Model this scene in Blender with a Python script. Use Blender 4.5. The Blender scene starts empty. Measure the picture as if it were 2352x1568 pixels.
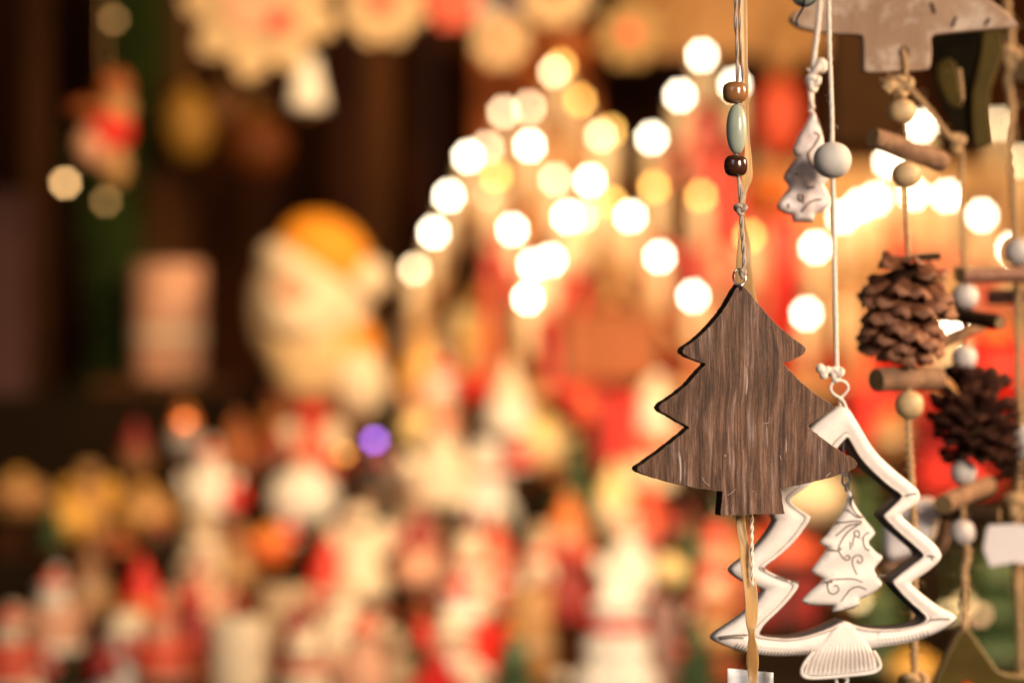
import bpy, bmesh, math, random
from mathutils import Vector, Matrix, geometry, noise
random.seed(7)
S = bpy.context.scene
C = S.collection
R = math.radians
CZ = 1.40                        # camera height
K = 0.42353/2352                 # metres per picture unit at one metre

# ------------------------------------------------------------------ helpers
def P(x, y, d):
    return Vector(((x-1176)*K*d, d, (784-y)*K*d+CZ))

class Plane:
    """a vertical plane through P(x0, 784, d0), turned by yaw: where a flat ornament hangs"""
    def __init__(s, x0, d0, yaw=0.0):
        s.p0 = P(x0, 784, d0); a = R(yaw)
        s.n = Vector((math.sin(a), -math.cos(a), 0)); s.u = Vector((math.cos(a), math.sin(a), 0)); s.v = Vector((0, 0, 1))
    def pt(s, x, y, off=0.0):
        r = Vector(((x-1176)*K, 1, (784-y)*K)); c = Vector((0, 0, CZ))
        t = (s.p0-c).dot(s.n)/r.dot(s.n)
        return c+r*t+s.n*off

def mat(name, col, rough=.6, metal=0, var=.12, scale=60, bump=0, spec=.5, sss=0, col2=None, coat=0, trans=0, stretch=(1, 1, 1)):
    m = bpy.data.materials.new(name); m.use_nodes = True
    nt = m.node_tree; b = nt.nodes['Principled BSDF']
    tc = nt.nodes.new('ShaderNodeTexCoord'); mp = nt.nodes.new('ShaderNodeMapping'); mp.inputs['Scale'].default_value = stretch
    nz = nt.nodes.new('ShaderNodeTexNoise'); nz.inputs['Scale'].default_value = scale; nz.inputs['Detail'].default_value = 5
    nt.links.new(tc.outputs['Object'], mp.inputs[0]); nt.links.new(mp.outputs[0], nz.inputs['Vector'])
    cr = nt.nodes.new('ShaderNodeValToRGB'); cr.color_ramp.elements[0].position = .3; cr.color_ramp.elements[1].position = .7
    c2 = col2 if col2 else tuple(max(0, c*(1-2*var)) for c in col)
    cr.color_ramp.elements[0].color = (*c2, 1); cr.color_ramp.elements[1].color = (*col, 1)
    nt.links.new(nz.outputs['Fac'], cr.inputs[0]); nt.links.new(cr.outputs[0], b.inputs['Base Color'])
    b.inputs['Roughness'].default_value = rough; b.inputs['Metallic'].default_value = metal
    b.inputs['Specular IOR Level'].default_value = spec
    if coat: b.inputs['Coat Weight'].default_value = coat; b.inputs['Coat Roughness'].default_value = .08
    if sss: b.inputs['Subsurface Weight'].default_value = sss; b.inputs['Subsurface Radius'].default_value = (.004, .003, .002); b.inputs['Subsurface Scale'].default_value = 1
    if bump:
        bp = nt.nodes.new('ShaderNodeBump'); bp.inputs['Strength'].default_value = bump; bp.inputs['Distance'].default_value = .0006
        nt.links.new(nz.outputs['Fac'], bp.inputs['Height']); nt.links.new(bp.outputs[0], b.inputs['Normal'])
    return m

def emit(name, col, s):
    m = bpy.data.materials.new(name); m.use_nodes = True; nt = m.node_tree
    b = nt.nodes['Principled BSDF']; b.inputs['Base Color'].default_value = (.8, .7, .5, 1)
    b.inputs['Emission Color'].default_value = (*col, 1); b.inputs['Emission Strength'].default_value = s
    return m

def tag(o, label=None, cat=None, group=None, kind=None):
    if label: o['label'] = label
    if cat: o['category'] = cat
    if group: o['group'] = group
    if kind: o['kind'] = kind
    return o

def empty(name, loc, label=None, cat=None, group=None):
    o = bpy.data.objects.new(name, None); C.objects.link(o); o.location = loc
    o.empty_display_size = .01; o['_w'] = list(loc)
    return tag(o, label, cat, group)

def origin(o):
    v = Vector((0, 0, 0))
    while o is not None:
        v += o.location; o = o.parent
    return v

def obj(name, bm, mats, parent=None, loc=None, smooth=True):
    """links a bmesh written in world coordinates as one object, origin at its parent's or at loc"""
    me = bpy.data.meshes.new(name)
    o = bpy.data.objects.new(name, me)
    base = origin(parent) if parent else (Vector(loc) if loc is not None else Vector((0, 0, 0)))
    bmesh.ops.translate(bm, verts=bm.verts, vec=-base)
    bmesh.ops.recalc_face_normals(bm, faces=bm.faces)
    for f in bm.faces: f.smooth = smooth
    bm.to_mesh(me); bm.free()
    for m in (mats if isinstance(mats, (list, tuple)) else [mats]): me.materials.append(m)
    C.objects.link(o)
    if parent: o.parent = parent
    else: o.location = base
    return o

def catmull(pts, n=8, closed=False):
    pts = [Vector(p) for p in pts]; out = []; N = len(pts)
    for i in range(N if closed else N-1):
        if closed: a, b, c, d = pts[i-1], pts[i], pts[(i+1) % N], pts[(i+2) % N]
        else: a, b, c, d = pts[max(i-1, 0)], pts[i], pts[i+1], pts[min(i+2, N-1)]
        for k in range(n):
            t = k/n
            out.append(.5*((2*b)+(c-a)*t+(2*a-5*b+4*c-d)*t*t+(3*b-a-3*c+d)*t**3))
    if not closed: out.append(pts[-1])
    return out

def chaikin(loop, it=1, q=.25):
    for _ in range(it):
        o = []
        for i in range(len(loop)):
            a, b = loop[i], loop[(i+1) % len(loop)]
            o.append(tuple(a[k]*(1-q)+b[k]*q for k in range(len(a)))); o.append(tuple(a[k]*q+b[k]*(1-q) for k in range(len(a))))
        loop = o
    return loop

def tube(bm, pts, r, seg=8, closed=False, caps=True, rf=None):
    """a swept tube through pts; r a radius, rf(t) scales it"""
    pts = [Vector(p) for p in pts]; n = len(pts)
    def tan(i):
        if closed: return (pts[(i+1) % n]-pts[i-1]).normalized()
        return (pts[min(i+1, n-1)]-pts[max(i-1, 0)]).normalized()
    t = tan(0); up = Vector((0, 1, 0)) if abs(t.y) < .9 else Vector((1, 0, 0))
    a = t.cross(up).normalized(); rings = []
    for i in range(n):
        t = tan(i); a = (a-t*a.dot(t)).normalized(); b = t.cross(a)
        rr = r*(rf(i/(n-1)) if rf else 1)
        rings.append([bm.verts.new(pts[i]+a*rr*math.cos(2*math.pi*k/seg)+b*rr*math.sin(2*math.pi*k/seg)) for k in range(seg)])
    for i in range(n if closed else n-1):
        A, B = rings[i], rings[(i+1) % n]
        for k in range(seg): bm.faces.new((A[k], A[(k+1) % seg], B[(k+1) % seg], B[k]))
    if caps and not closed:
        bm.faces.new(rings[0][::-1]); bm.faces.new(rings[-1])
    return bm

def rope(bm, pts, r, plies=3, pitch=.006, fuzz=0, n=None):
    """a twisted cord: plies strands round the path, and loose fibres"""
    base = catmull(pts, 12)
    L = sum((base[i+1]-base[i]).length for i in range(len(base)-1)); m = n or max(12, int(L/(pitch/7)))
    # resample evenly
    acc = [0]
    for i in range(len(base)-1): acc.append(acc[-1]+(base[i+1]-base[i]).length)
    P_ = []; j = 0
    for i in range(m+1):
        s = L*i/m
        while j < len(acc)-2 and acc[j+1] < s: j += 1
        f = (s-acc[j])/max(1e-9, acc[j+1]-acc[j]); P_.append(base[j].lerp(base[j+1], min(1, f)))
    t = (P_[1]-P_[0]).normalized(); a = t.cross(Vector((0, 1, 0))).normalized()
    fr = []
    for i in range(m+1):
        t = (P_[min(i+1, m)]-P_[max(i-1, 0)]).normalized(); a = (a-t*a.dot(t)).normalized(); fr.append((a.copy(), t.cross(a), t))
    for p in range(plies):
        path = []
        for i in range(m+1):
            ang = 2*math.pi*(L*i/m/pitch+p/plies); w = 1+.12*math.sin(i*.7+p)+.08*math.sin(i*.23+2*p)
            path.append(P_[i]+(fr[i][0]*math.cos(ang)+fr[i][1]*math.sin(ang))*r*.5*w)
        tube(bm, path, r*.56, 6)
    for _ in range(int(fuzz*L*1000)):
        i = random.randint(0, m); a, b, t = fr[i]; an = random.uniform(0, 6.28); d = a*math.cos(an)+b*math.sin(an)
        p0 = P_[i]+d*r*.8; ln = random.uniform(.6, 2.2)*r
        p1 = p0+(d*.7+t*random.uniform(-1, 1)).normalized()*ln; p2 = p1+(d*.3+t*random.uniform(-1, 1)+a*random.uniform(-1, 1)).normalized()*ln*.8
        tube(bm, [p0, p1, p2], r*.05, 3)
    return bm

def knot(bm, c, r, rt, squash=.8, tail=None):
    """an overhand knot (trefoil) of cord round c"""
    pts = []
    for i in range(60):
        t = 2*math.pi*i/60
        pts.append(c+Vector(((math.sin(t)+2*math.sin(2*t))*r/3, -math.sin(3*t)*r*.5, (math.cos(t)-2*math.cos(2*t))*r/3*squash)))
    tube(bm, pts, rt, 7, closed=True)
    if tail: tube(bm, catmull(tail, 6), rt, 7, rf=lambda t: 1+.5*t)
    return bm

def lathe(bm, prof, c, seg=28, sx=1, sy=1, rot=None, mi=0):
    c = Vector(c); rings = []
    for r, z in prof:
        if r < 1e-7: rings.append([bm.verts.new(Vector((0, 0, z)))])
        else: rings.append([bm.verts.new(Vector((r*sx*math.cos(2*math.pi*k/seg), r*sy*math.sin(2*math.pi*k/seg), z))) for k in range(seg)])
    for A, B in zip(rings, rings[1:]):
        for k in range(seg):
            k2 = (k+1) % seg
            if len(A) == 1 and len(B) == 1: continue
            if len(A) == 1: f = (A[0], B[k], B[k2])
            elif len(B) == 1: f = (A[k], A[k2], B[0])
            else: f = (A[k], A[k2], B[k2], B[k])
            bm.faces.new(f).material_index = mi
    vs = [v for r_ in rings for v in r_]
    M = Matrix.Translation(c) @ (rot.to_4x4() if rot else Matrix.Identity(4))
    bmesh.ops.transform(bm, matrix=M, verts=vs)
    return bm

def ball(bm, c, r, sz=1, seg=24, n=14, **k):
    return lathe(bm, [(r*math.sin(math.pi*i/n), -r*sz*math.cos(math.pi*i/n)) for i in range(n+1)], c, seg, **k)

def bead_prof(rx, ry, hole, p=2.6, n=18):
    """superellipse bead with a hole through it"""
    out = [(hole, -ry*.7)]
    for i in range(n+1):
        t = -math.pi/2+math.pi*i/n; c, s = math.cos(t), math.sin(t)
        r = rx*abs(c)**(2/p); z = ry*math.copysign(abs(s)**(2/p), s)
        if r > hole: out.append((r, z))
    out.append((hole, ry*.7)); out.append((hole, -ry*.7))
    return out

def inside(pt, poly):
    x, y = pt; c = False; n = len(poly)
    for i in range(n):
        x1, y1 = poly[i]; x2, y2 = poly[i-1]
        if (y1 > y) != (y2 > y) and x < (x2-x1)*(y-y1)/(y2-y1)+x1: c = not c
    return c

def edist(pt, poly):
    p = Vector(pt); best = 1e9
    for i in range(len(poly)):
        a = Vector(poly[i-1]); b = Vector(poly[i]); ab = b-a; t = max(0, min(1, (p-a).dot(ab)/max(ab.length_squared, 1e-12)))
        best = min(best, (p-(a+ab*t)).length)
    return best

def puffy(pl, outline, T, Rr, step, back=None, relief=None):
    """a cushion-shaped plaque: outline in picture units on plane pl, T metres proud, edge rounded over Rr units"""
    bm = bmesh.new(); back = T if back is None else back
    ol = []
    for i in range(len(outline)):
        a, b = outline[i], outline[(i+1) % len(outline)]; L = math.dist(a, b); m = max(1, int(L/step))
        for k in range(m): ol.append((a[0]+(b[0]-a[0])*k/m, a[1]+(b[1]-a[1])*k/m))
    xs = [p[0] for p in ol]; ys = [p[1] for p in ol]; pts = [Vector(p) for p in ol]; n0 = len(ol)
    y = min(ys); row = 0
    while y < max(ys):
        x = min(xs)+(step/2 if row % 2 else 0)
        while x < max(xs):
            if inside((x, y), outline) and edist((x, y), outline) > step*.45: pts.append(Vector((x, y)))
            x += step
        y += step*.87; row += 1
    vs, es, fs, *_ = geometry.delaunay_2d_cdt(pts, [(i, (i+1) % n0) for i in range(n0)], [], 1, 1e-5)
    F, B = [], []
    for v in vs:
        e = edist(v, outline); q = min(1, e/Rr); h = math.sqrt(max(0, 1-(1-q)**2))
        rel = relief(v.x, v.y) if relief and q > .2 else 0
        F.append(bm.verts.new(pl.pt(v.x, v.y, T*h+.0004+rel)))
        B.append(bm.verts.new(pl.pt(v.x, v.y, -back*h-.0004)))
    cnt = {}
    for f in fs:
        bm.faces.new([F[i] for i in f]); bm.faces.new([B[i] for i in f][::-1])
        for a, b in zip(f, f[1:]+f[:1]): cnt[frozenset((a, b))] = cnt.get(frozenset((a, b)), []) + [(a, b)]
    for k, v in cnt.items():
        if len(v) == 1: a, b = v[0]; bm.faces.new((F[b], F[a], B[a], B[b]))
    return bm

def board(pl, outline, thick, jitter=0, step=6, off=0):
    bm = bmesh.new(); ol = []
    for i in range(len(outline)):
        a, b = outline[i], outline[(i+1) % len(outline)]; L = math.dist(a, b); m = max(1, int(L/step)) if step else 1
        for k in range(m):
            x = a[0]+(b[0]-a[0])*k/m; y = a[1]+(b[1]-a[1])*k/m
            if jitter: x += jitter*noise.noise(Vector((x*.15, y*.15, 3))); y += jitter*noise.noise(Vector((x*.15, y*.15, 9)))
            ol.append((x, y))
    F = [bm.verts.new(pl.pt(x, y, off)) for x, y in ol]; B = [bm.verts.new(v.co-pl.n*thick) for v in F]
    bm.faces.new(F); bm.faces.new(B[::-1])
    for i in range(len(F)):
        j = (i+1) % len(F); f = bm.faces.new((F[i], B[i], B[j], F[j])); f.material_index = 1
    return bm

def box(bm, c, sx, sy, sz, rot=None, mi=0):
    r = bmesh.ops.create_cube(bm, size=1)['verts']
    M = Matrix.Translation(Vector(c)) @ (rot.to_4x4() if rot else Matrix.Identity(4)) @ Matrix.Diagonal((sx, sy, sz, 1))
    bmesh.ops.transform(bm, matrix=M, verts=r)
    return bm

def bevel(o, w, seg=2, ang=40, m=-1):
    md = o.modifiers.new('bevel', 'BEVEL'); md.width = w; md.segments = seg; md.limit_method = 'ANGLE'; md.angle_limit = R(ang); md.material = m
    return o

def flatface(o, ang=35):
    for p in o.data.polygons: p.use_smooth = True
    for e in o.data.edges: pass
    try: o.data.set_sharp_from_angle(angle=R(ang))
    except Exception: pass

# ------------------------------------------------------------------ materials
def wood_face():
    m = bpy.data.materials.new('weathered brown wood'); m.use_nodes = True; nt = m.node_tree; L = nt.links; N = nt.nodes
    b = N['Principled BSDF']; tc = N.new('ShaderNodeTexCoord')
    wn = N.new('ShaderNodeTexNoise'); wn.inputs['Scale'].default_value = 22; wn.inputs['Detail'].default_value = 2; L.new(tc.outputs['Object'], wn.inputs['Vector'])
    vm = N.new('ShaderNodeVectorMath'); vm.operation = 'MULTIPLY_ADD'; L.new(wn.outputs['Color'], vm.inputs[0]); vm.inputs[1].default_value = (.0055, 0, 0); L.new(tc.outputs['Object'], vm.inputs[2])
    def nz(scale, sx, sz, det=6, rough=.6, dist=0):
        mp = N.new('ShaderNodeMapping'); mp.inputs['Scale'].default_value = (sx, sx*.2, sz); mp.inputs['Rotation'].default_value = (0, R(-3), 0)
        n = N.new('ShaderNodeTexNoise'); n.inputs['Scale'].default_value = scale; n.inputs['Detail'].default_value = det; n.inputs['Roughness'].default_value = rough; n.inputs['Distortion'].default_value = dist
        L.new(vm.outputs[0], mp.inputs[0]); L.new(mp.outputs[0], n.inputs['Vector']); return n
    def ramp(src, stops):
        r = N.new('ShaderNodeValToRGB'); e = r.color_ramp.elements
        while len(e) < len(stops): e.new(.5)
        for k, (p, c) in enumerate(stops): e[k].position = p; e[k].color = (*c, 1) if len(c) == 3 else (c[0],)*3+(1,)
        L.new(src, r.inputs[0]); return r
    def mix(f, a, c, kind='MIX'):
        x = N.new('ShaderNodeMix'); x.data_type = 'RGBA'; x.blend_type = kind
        if hasattr(f, 'is_output'): L.new(f, x.inputs[0])
        else: x.inputs[0].default_value = f
        L.new(a, x.inputs[6]); L.new(c, x.inputs[7]) if hasattr(c, 'is_output') else setattr(x.inputs[7], 'default_value', (*c, 1)); return x.outputs[2]
    big = nz(60, 1, .12, 3, .5); mid = nz(480, 1, .06, 8, .78, .35); fine = nz(1050, 1, .10, 6, .8); grit = nz(3600, 1, .5, 3, .85)
    base = ramp(mid.outputs['Fac'], [(.38, (.022, .009, .005)), (.455, (.080, .035, .017)), (.53, (.140, .066, .035)), (.64, (.27, .15, .095))])
    c = mix(.55, base.outputs[0], ramp(fine.outputs['Fac'], [(.35, (.38,)*3), (.50, (.86,)*3), (.66, (1.40,)*3)]).outputs[0], 'MULTIPLY')
    tone = ramp(big.outputs['Fac'], [(.35, (.72, .70, .66)), (.65, (1.12, 1.08, 1.05))])
    c = mix(.8, c, tone.outputs[0], 'MULTIPLY')
    # rubbed grey-lilac paint left in streaks of the grain, most of it on the left side
    st = nz(230, 1, .05, 7, .7); sr = ramp(st.outputs['Fac'], [(.50, (0,)), (.62, (1,))])
    st2 = nz(900, 1, .06, 4, .6); sr2 = ramp(st2.outputs['Fac'], [(.48, (0,)), (.66, (1,))])
    sp = N.new('ShaderNodeSeparateXYZ'); L.new(tc.outputs['Object'], sp.inputs[0])
    mr = N.new('ShaderNodeMapRange'); mr.inputs[1].default_value = -.045; mr.inputs[2].default_value = .02; mr.inputs[3].default_value = 1.35; mr.inputs[4].default_value = .6; L.new(sp.outputs[0], mr.inputs[0])
    def mul(a, b_):
        x = N.new('ShaderNodeMath'); x.operation = 'MULTIPLY'; L.new(a, x.inputs[0]); L.new(b_, x.inputs[1]) if hasattr(b_, 'is_output') else setattr(x.inputs[1], 'default_value', b_); x.use_clamp = True; return x.outputs[0]
    f = mul(mul(mul(sr.outputs[0], sr2.outputs[0]), mr.outputs[0]), .75)
    c = mix(f, c, (.42, .32, .30))
    # thin pale scratches
    s3 = nz(380, 1, .10, 2, .5, .4); s3r = ramp(s3.outputs['Fac'], [(.725, (0,)), (.75, (1,))]); c = mix(mul(s3r.outputs[0], .8), c, (.48, .40, .36))
    g = ramp(grit.outputs['Fac'], [(.32, (.45,)*3), (.68, (1.6,)*3)]); c = mix(.75, c, g.outputs[0], 'MULTIPLY')
    L.new(c, b.inputs['Base Color']); b.inputs['Roughness'].default_value = .62; b.inputs['Specular IOR Level'].default_value = .35
    ad = N.new('ShaderNodeMath'); ad.operation = 'ADD'; L.new(fine.outputs['Fac'], ad.inputs[0]); L.new(mid.outputs['Fac'], ad.inputs[1])
    bp = N.new('ShaderNodeBump'); bp.inputs['Strength'].default_value = .8; bp.inputs['Distance'].default_value = .0003; L.new(ad.outputs[0], bp.inputs['Height']); L.new(bp.outputs[0], b.inputs['Normal'])
    return m

M_woodface = wood_face()
M_woodside = mat('dark cut wood edge', (.016, .010, .007), .45, var=.3, scale=300, bump=.3)
M_worn = mat('worn pale wood arris', (.26, .15, .075), .6, scale=420, col2=(.035, .020, .013))
M_cord = mat('waxed cotton cord', (.44, .34, .27), .7, scale=900, bump=.4)
M_cordw = mat('white cotton cord', (.86, .74, .62), .8, scale=900, bump=.4)
M_jute = mat('jute twine', (.52, .34, .17), .85, scale=500, bump=.5, col2=(.33, .20, .09))
M_ribbon = mat('satin ribbon', (.72, .47, .20), .38, scale=1200, bump=.15, stretch=(1, 1, .1), sss=.25)
M_ribbon2 = mat('pale satin ribbon', (.78, .68, .42), .4, scale=1200, bump=.15, stretch=(1, 1, .1))
for _m in (M_ribbon, M_ribbon2):
    nt = _m.node_tree; b = nt.nodes['Principled BSDF']; tl = nt.nodes.new('ShaderNodeBsdfTranslucent'); tl.inputs[0].default_value = (.85, .60, .28, 1)
    mx = nt.nodes.new('ShaderNodeMixShader'); mx.inputs[0].default_value = .4; nt.links.new(b.outputs[0], mx.inputs[1]); nt.links.new(tl.outputs[0], mx.inputs[2]); nt.links.new(mx.outputs[0], nt.nodes['Material Output'].inputs[0])
M_steel = mat('bright steel wire', (.72, .68, .64), .22, 1, scale=200)
M_bbrown = mat('lacquered brown wood bead', (.36, .15, .05), .22, var=.25, scale=60, coat=.6, stretch=(1, 1, 6))
M_bdark = mat('lacquered dark wood bead', (.075, .024, .010), .18, var=.3, scale=80, coat=.8, stretch=(1, 1, 6))
M_jade = mat('pale green bead', (.42, .46, .35), .35, var=.08, scale=80, coat=.3, sss=.3)
M_bwhite = mat('matt white bead', (.62, .57, .50), .6, var=.05, sss=.1)
M_bgrey = mat('whitewashed wood bead', (.62, .55, .50), .5, var=.1, scale=150)
M_bnat = mat('natural wood bead', (.60, .41, .20), .5, var=.12, scale=120, stretch=(1, 1, 5))
M_enamel = mat('chipped white enamel', (.86, .77, .69), .6, var=.04, scale=170, bump=.35)
M_chip = mat('brown worn groove', (.42, .30, .23), .6, var=.3, scale=350)
M_rim = mat('dark blue grey rim', (.085, .10, .125), .45, 0, var=.2)  # dark bluish grey for the inner wall of the frame, chain and stripes
M_line = mat('engraved grey line', (.22, .17, .14), .7, var=.2)
M_cer = mat('ceramic with brown wash', (.84, .72, .66), .45, scale=45, col2=(.72, .56, .49))
M_stick = mat('bark covered twig', (.26, .135, .068), .8, scale=130, bump=.8, col2=(.13, .065, .03), stretch=(1, 1, 1))
M_stickr = mat('reddish twig', (.19, .075, .05), .7, scale=130, bump=.7, col2=(.10, .038, .025))
M_stickd = mat('dark twig', (.040, .021, .010), .9, spec=.12, scale=130, bump=.7)
M_cut = mat('cut twig end', (.20, .125, .05), .8, scale=300)
M_cone = mat('pine cone scale', (.16, .056, .022), .8, spec=.2, scale=160, bump=.6, col2=(.13, .048, .022))
M_coned = mat('dark pine cone scale', (.072, .024, .013), .85, spec=.12, scale=160, bump=.6, col2=(.022, .008, .005))
M_tip = mat('pale pine cone tip', (.27, .115, .055), .75, scale=260, bump=.7, col2=(.17, .07, .035))
M_core = mat('pine cone core', (.03, .013, .006), .95, spec=.08)
M_greyw = mat('weathered grey brown wood', (.36, .22, .13), .75, scale=70, bump=.5, col2=(.24, .14, .08), stretch=(1, 1, .25))
M_greyws = mat('sawn pale edge', (.50, .33, .22), .7, scale=100)
M_olive = mat('olive painted wood', (.095, .062, .008), .7, spec=.15, var=.2, scale=60)
M_oliveD = mat('dark painted wood', (.018, .012, .004), .8, spec=.1, var=.3, scale=60)
M_olivee = mat('olive wood edge', (.26, .17, .06), .6)
M_paper = mat('translucent tape paper', (.72, .72, .72), .5, var=.05, scale=100)
M_brownb = mat('dark brown plank', (.10, .038, .012), .85, spec=.1, scale=30, col2=(.04, .018, .008), stretch=(1, 1, .1))

def wear(m, c, sc=260, lo=.66, hi=.70):
    nt = m.node_tree; b = nt.nodes['Principled BSDF']; src = b.inputs['Base Color'].links[0].from_socket
    tc = nt.nodes.new('ShaderNodeTexCoord'); n = nt.nodes.new('ShaderNodeTexNoise'); n.inputs['Scale'].default_value = sc; n.inputs['Detail'].default_value = 8; n.inputs['Roughness'].default_value = .7
    nt.links.new(tc.outputs['Object'], n.inputs['Vector']); r = nt.nodes.new('ShaderNodeValToRGB'); r.color_ramp.elements[0].position = lo; r.color_ramp.elements[1].position = hi
    nt.links.new(n.outputs['Fac'], r.inputs[0]); x = nt.nodes.new('ShaderNodeMix'); x.data_type = 'RGBA'; nt.links.new(r.outputs[0], x.inputs[0]); nt.links.new(src, x.inputs[6]); x.inputs[7].default_value = (*c, 1); nt.links.new(x.outputs[2], b.inputs['Base Color'])
wear(M_enamel, (.40, .28, .21), 230, .62, .70); wear(M_cer, (.36, .24, .19), 150, .64, .69); wear(M_greyw, (.52, .40, .30), 60, .50, .66)
wear(M_bgrey, (.40, .30, .22), 500, .60, .66); wear(M_stick, (.40, .24, .13), 160, .58, .66); wear(M_stickr, (.30, .15, .09), 160, .60, .66); wear(M_olive, (.22, .15, .05), 120, .62, .70)

# ------------------------------------------------------------------ FOREGROUND 1: wooden tree pendant
def r1(pts): return [(x*.42+1411.2, y*.42+564.5) for x, y in pts]
tree_ol = r1([(690,205),(710,222),(735,250),(765,290),(800,330),(870,410),(940,475),(1000,520),(1035,545),(1046,560),(1047,575),(1035,592),(1000,612),(960,630),(925,642),(960,680),(1020,745),(1090,800),(1150,840),(1186,862),(1196,875),(1194,890),(1180,905),(1120,945),(1058,985),(1110,1030),(1190,1090),(1238,1122),(1254,1130),(1268,1145),(1290,1148),(1316,1168),(1328,1190),(1322,1212),(1290,1228),(1270,1240),(1170,1270),(1050,1300),(912,1325),(918,1380),(925,1430),(932,1465),(760,1469),(580,1475),(586,1400),(592,1343),(500,1332),(430,1322),(300,1290),(180,1255),(135,1238),(122,1226),(125,1210),(200,1160),(300,1085),(380,1020),(412,993),(370,970),(300,930),(255,905),(243,885),(255,865),(330,815),(400,760),(460,690),(503,645),(450,625),(400,605),(378,590),(372,572),(385,555),(450,510),(500,463),(540,420),(578,375),(610,330),(640,278),(660,240)])
plA = Plane(1705, 1.0, 17)
tA = empty('wooden_tree_pendant', P(1705, 900, 1.0), 'dark brown weathered wooden fir tree in sharp focus hanging from a beaded cord', 'tree ornament')
o = obj('tree_board', board(plA, tree_ol, .0064, jitter=1.6, step=5), [M_woodface, M_woodside, M_worn], tA, smooth=False)
bevel(o, .00022, 2, 50, 2)
sc = bmesh.new()
for cv in [[(480,1265),(492,1288),(520,1310)],[(814,971),(830,970),(846,964)],[(1158,1262),(1168,1250),(1182,1240)],[(1162,1258),(1174,1246)],[(618,1362),(640,1350),(662,1328)],[(755,1342),(762,1340)],[(905,1145),(911,1170)]]:
    tube(sc, catmull([plA.pt(*p, .00005) for p in r1(cv)], 5), .00013, 5)
ball(sc, plA.pt(*r1([(605,1147)])[0], .0001), .0004, n=6, seg=8)
obj('scratch', sc, mat('pale bare scratch', (.55, .43, .34), .7), o)
# eye ring
bm = bmesh.new()
c = P(1698, 637, 1.0)
ring = [c+Vector((math.cos(a)*.0025, math.sin(a)*.0016, math.sin(a)*.0035)) for a in [2*math.pi*i/32 for i in range(32)]]
tube(bm, ring, .00042, 10, closed=True)
tube(bm, [P(1704, 652, .998), P(1702, 664, .999), P(1701, 676, 1.002)], .0004, 8)
obj('eye_ring', bm, M_steel, tA)
# cord
bm = bmesh.new()
rope(bm, [P(1689, -560, 1.0), P(1690, 0, 1.0), P(1692, 90, 1.0), P(1694, 190, 1.0), P(1692, 297, 1.0), P(1691, 381, 1.0), P(1699, 430, 1.0), P(1701, 478, 1.0)], .00085, 2, .02, fuzz=.25)
rope(bm, [P(1698, -560, 1.002), P(1699, 0, 1.002), P(1701, 100, 1.002), P(1706, 190, 1.004), P(1697, 300, 1.003), P(1694, 381, 1.002), P(1704, 440, 1.0), P(1702, 478, 1.0)], .0006, 2, .02, fuzz=.2)
rope(bm, [P(1702, 478, 1.0), P(1704, 520, 1.0), P(1707, 560, .999), P(1709, 600, .998), P(1706, 622, .998), P(1700, 632, 1.0)], .00095, 2, .011, fuzz=.2)
knot(bm, P(1701, 480, .999), .0022, .0010, .9)
knot(bm, P(1706, 628, .997), .0011, .0008, 1.5)
obj('cord', bm, M_cord, tA)
def bead(pa, x, y, d, rx, ry, m, p=2.4, name='bead', hole=.0008):
    bm = bmesh.new(); lathe(bm, bead_prof(rx*K*d, ry*K*d, hole, p), P(x, y, d), 32); return obj(name, bm, m, pa)
tag(bead(tA, 1688, 213, 1.0, 28, 25, M_bbrown, 2.9), 'shiny mid brown bead')
tag(bead(tA, 1692, 297, 1.0, 24, 58, M_jade, 2.1), 'long pale green bead')
tag(bead(tA, 1690, 381, 1.0, 27, 25, M_bdark, 2.9), 'shiny dark brown bead')

# satin ribbon behind the pendant
def strip(bm, secs, d=1.003, n=10, thick=.00012):
    """secs: (xleft, xright, y, depth offset left, depth offset right)"""
    S_ = catmull([Vector((a[0], a[1], a[2])) for a in secs], n); D_ = catmull([Vector((a[3], a[4], 0)) for a in secs], n)
    rows = []
    for s, q in zip(S_, D_):
        row = []
        for k in range(7):
            f = k/6; x = s[0]*(1-f)+s[1]*f; dd = d+q[0]*(1-f)+q[1]*f+.0008*math.sin(f*math.pi)
            row.append(bm.verts.new(P(x, s[2], dd)))
        rows.append(row)
    for A, B in zip(rows, rows[1:]):
        for k in range(6): bm.faces.new((A[k], A[k+1], B[k+1], B[k]))
    return bm
bm = bmesh.new()
strip(bm, [(1700,1714,-560,0,.002),(1699,1716,0,0,.003),(1701,1717,110,0,.003),(1708,1719,200,.002,.003),(1711,1721,300,.002,.004),(1710,1727,370,.001,.005),(1704,1728,410,0,.005),(1697,1716,440,0,.003),(1698,1711,478,0,.002),(1698,1714,515,.001,.004),(1695,1724,560,.002,.006),(1690,1729,620,.004,.006),(1690,1735,670,.007,.009),(1692,1741,720,.010,.012),(1694,1736,900,.012,.013),(1692,1722,1100,.012,.012),(1691,1712,1190,.008,.008),(1701,1722,1260,.005,.007),(1701,1726,1293,.004,.006),(1709,1738,1345,.002,.005),(1713,1741,1385,.0,.006),(1713,1739,1425,-.001,.005),(1719,1733,1455,.003,.001),(1716,1740,1490,.006,-.002),(1714,1742,1525,.005,-.001),(1720,1738,1560,.001,.001),(1722,1738,1600,.001,.002)])
ribm = obj('satin_ribbon', bm, M_ribbon, None, P(1710, 0, 1.0))
ribm.modifiers.new('t', 'SOLIDIFY').thickness = .00015
tag(ribm, 'narrow twisted golden satin ribbon running behind the dark wooden tree', 'ribbon')
bm = bmesh.new(); rope(bm, [P(1718, 690, 1.016), P(1722, 900, 1.016), P(1726, 1150, 1.015), P(1727, 1250, 1.008), P(1728, 1345, 1.004)], .0008, 2, .008, fuzz=.1)
obj('cord', bm, M_cordw, ribm)
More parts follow.
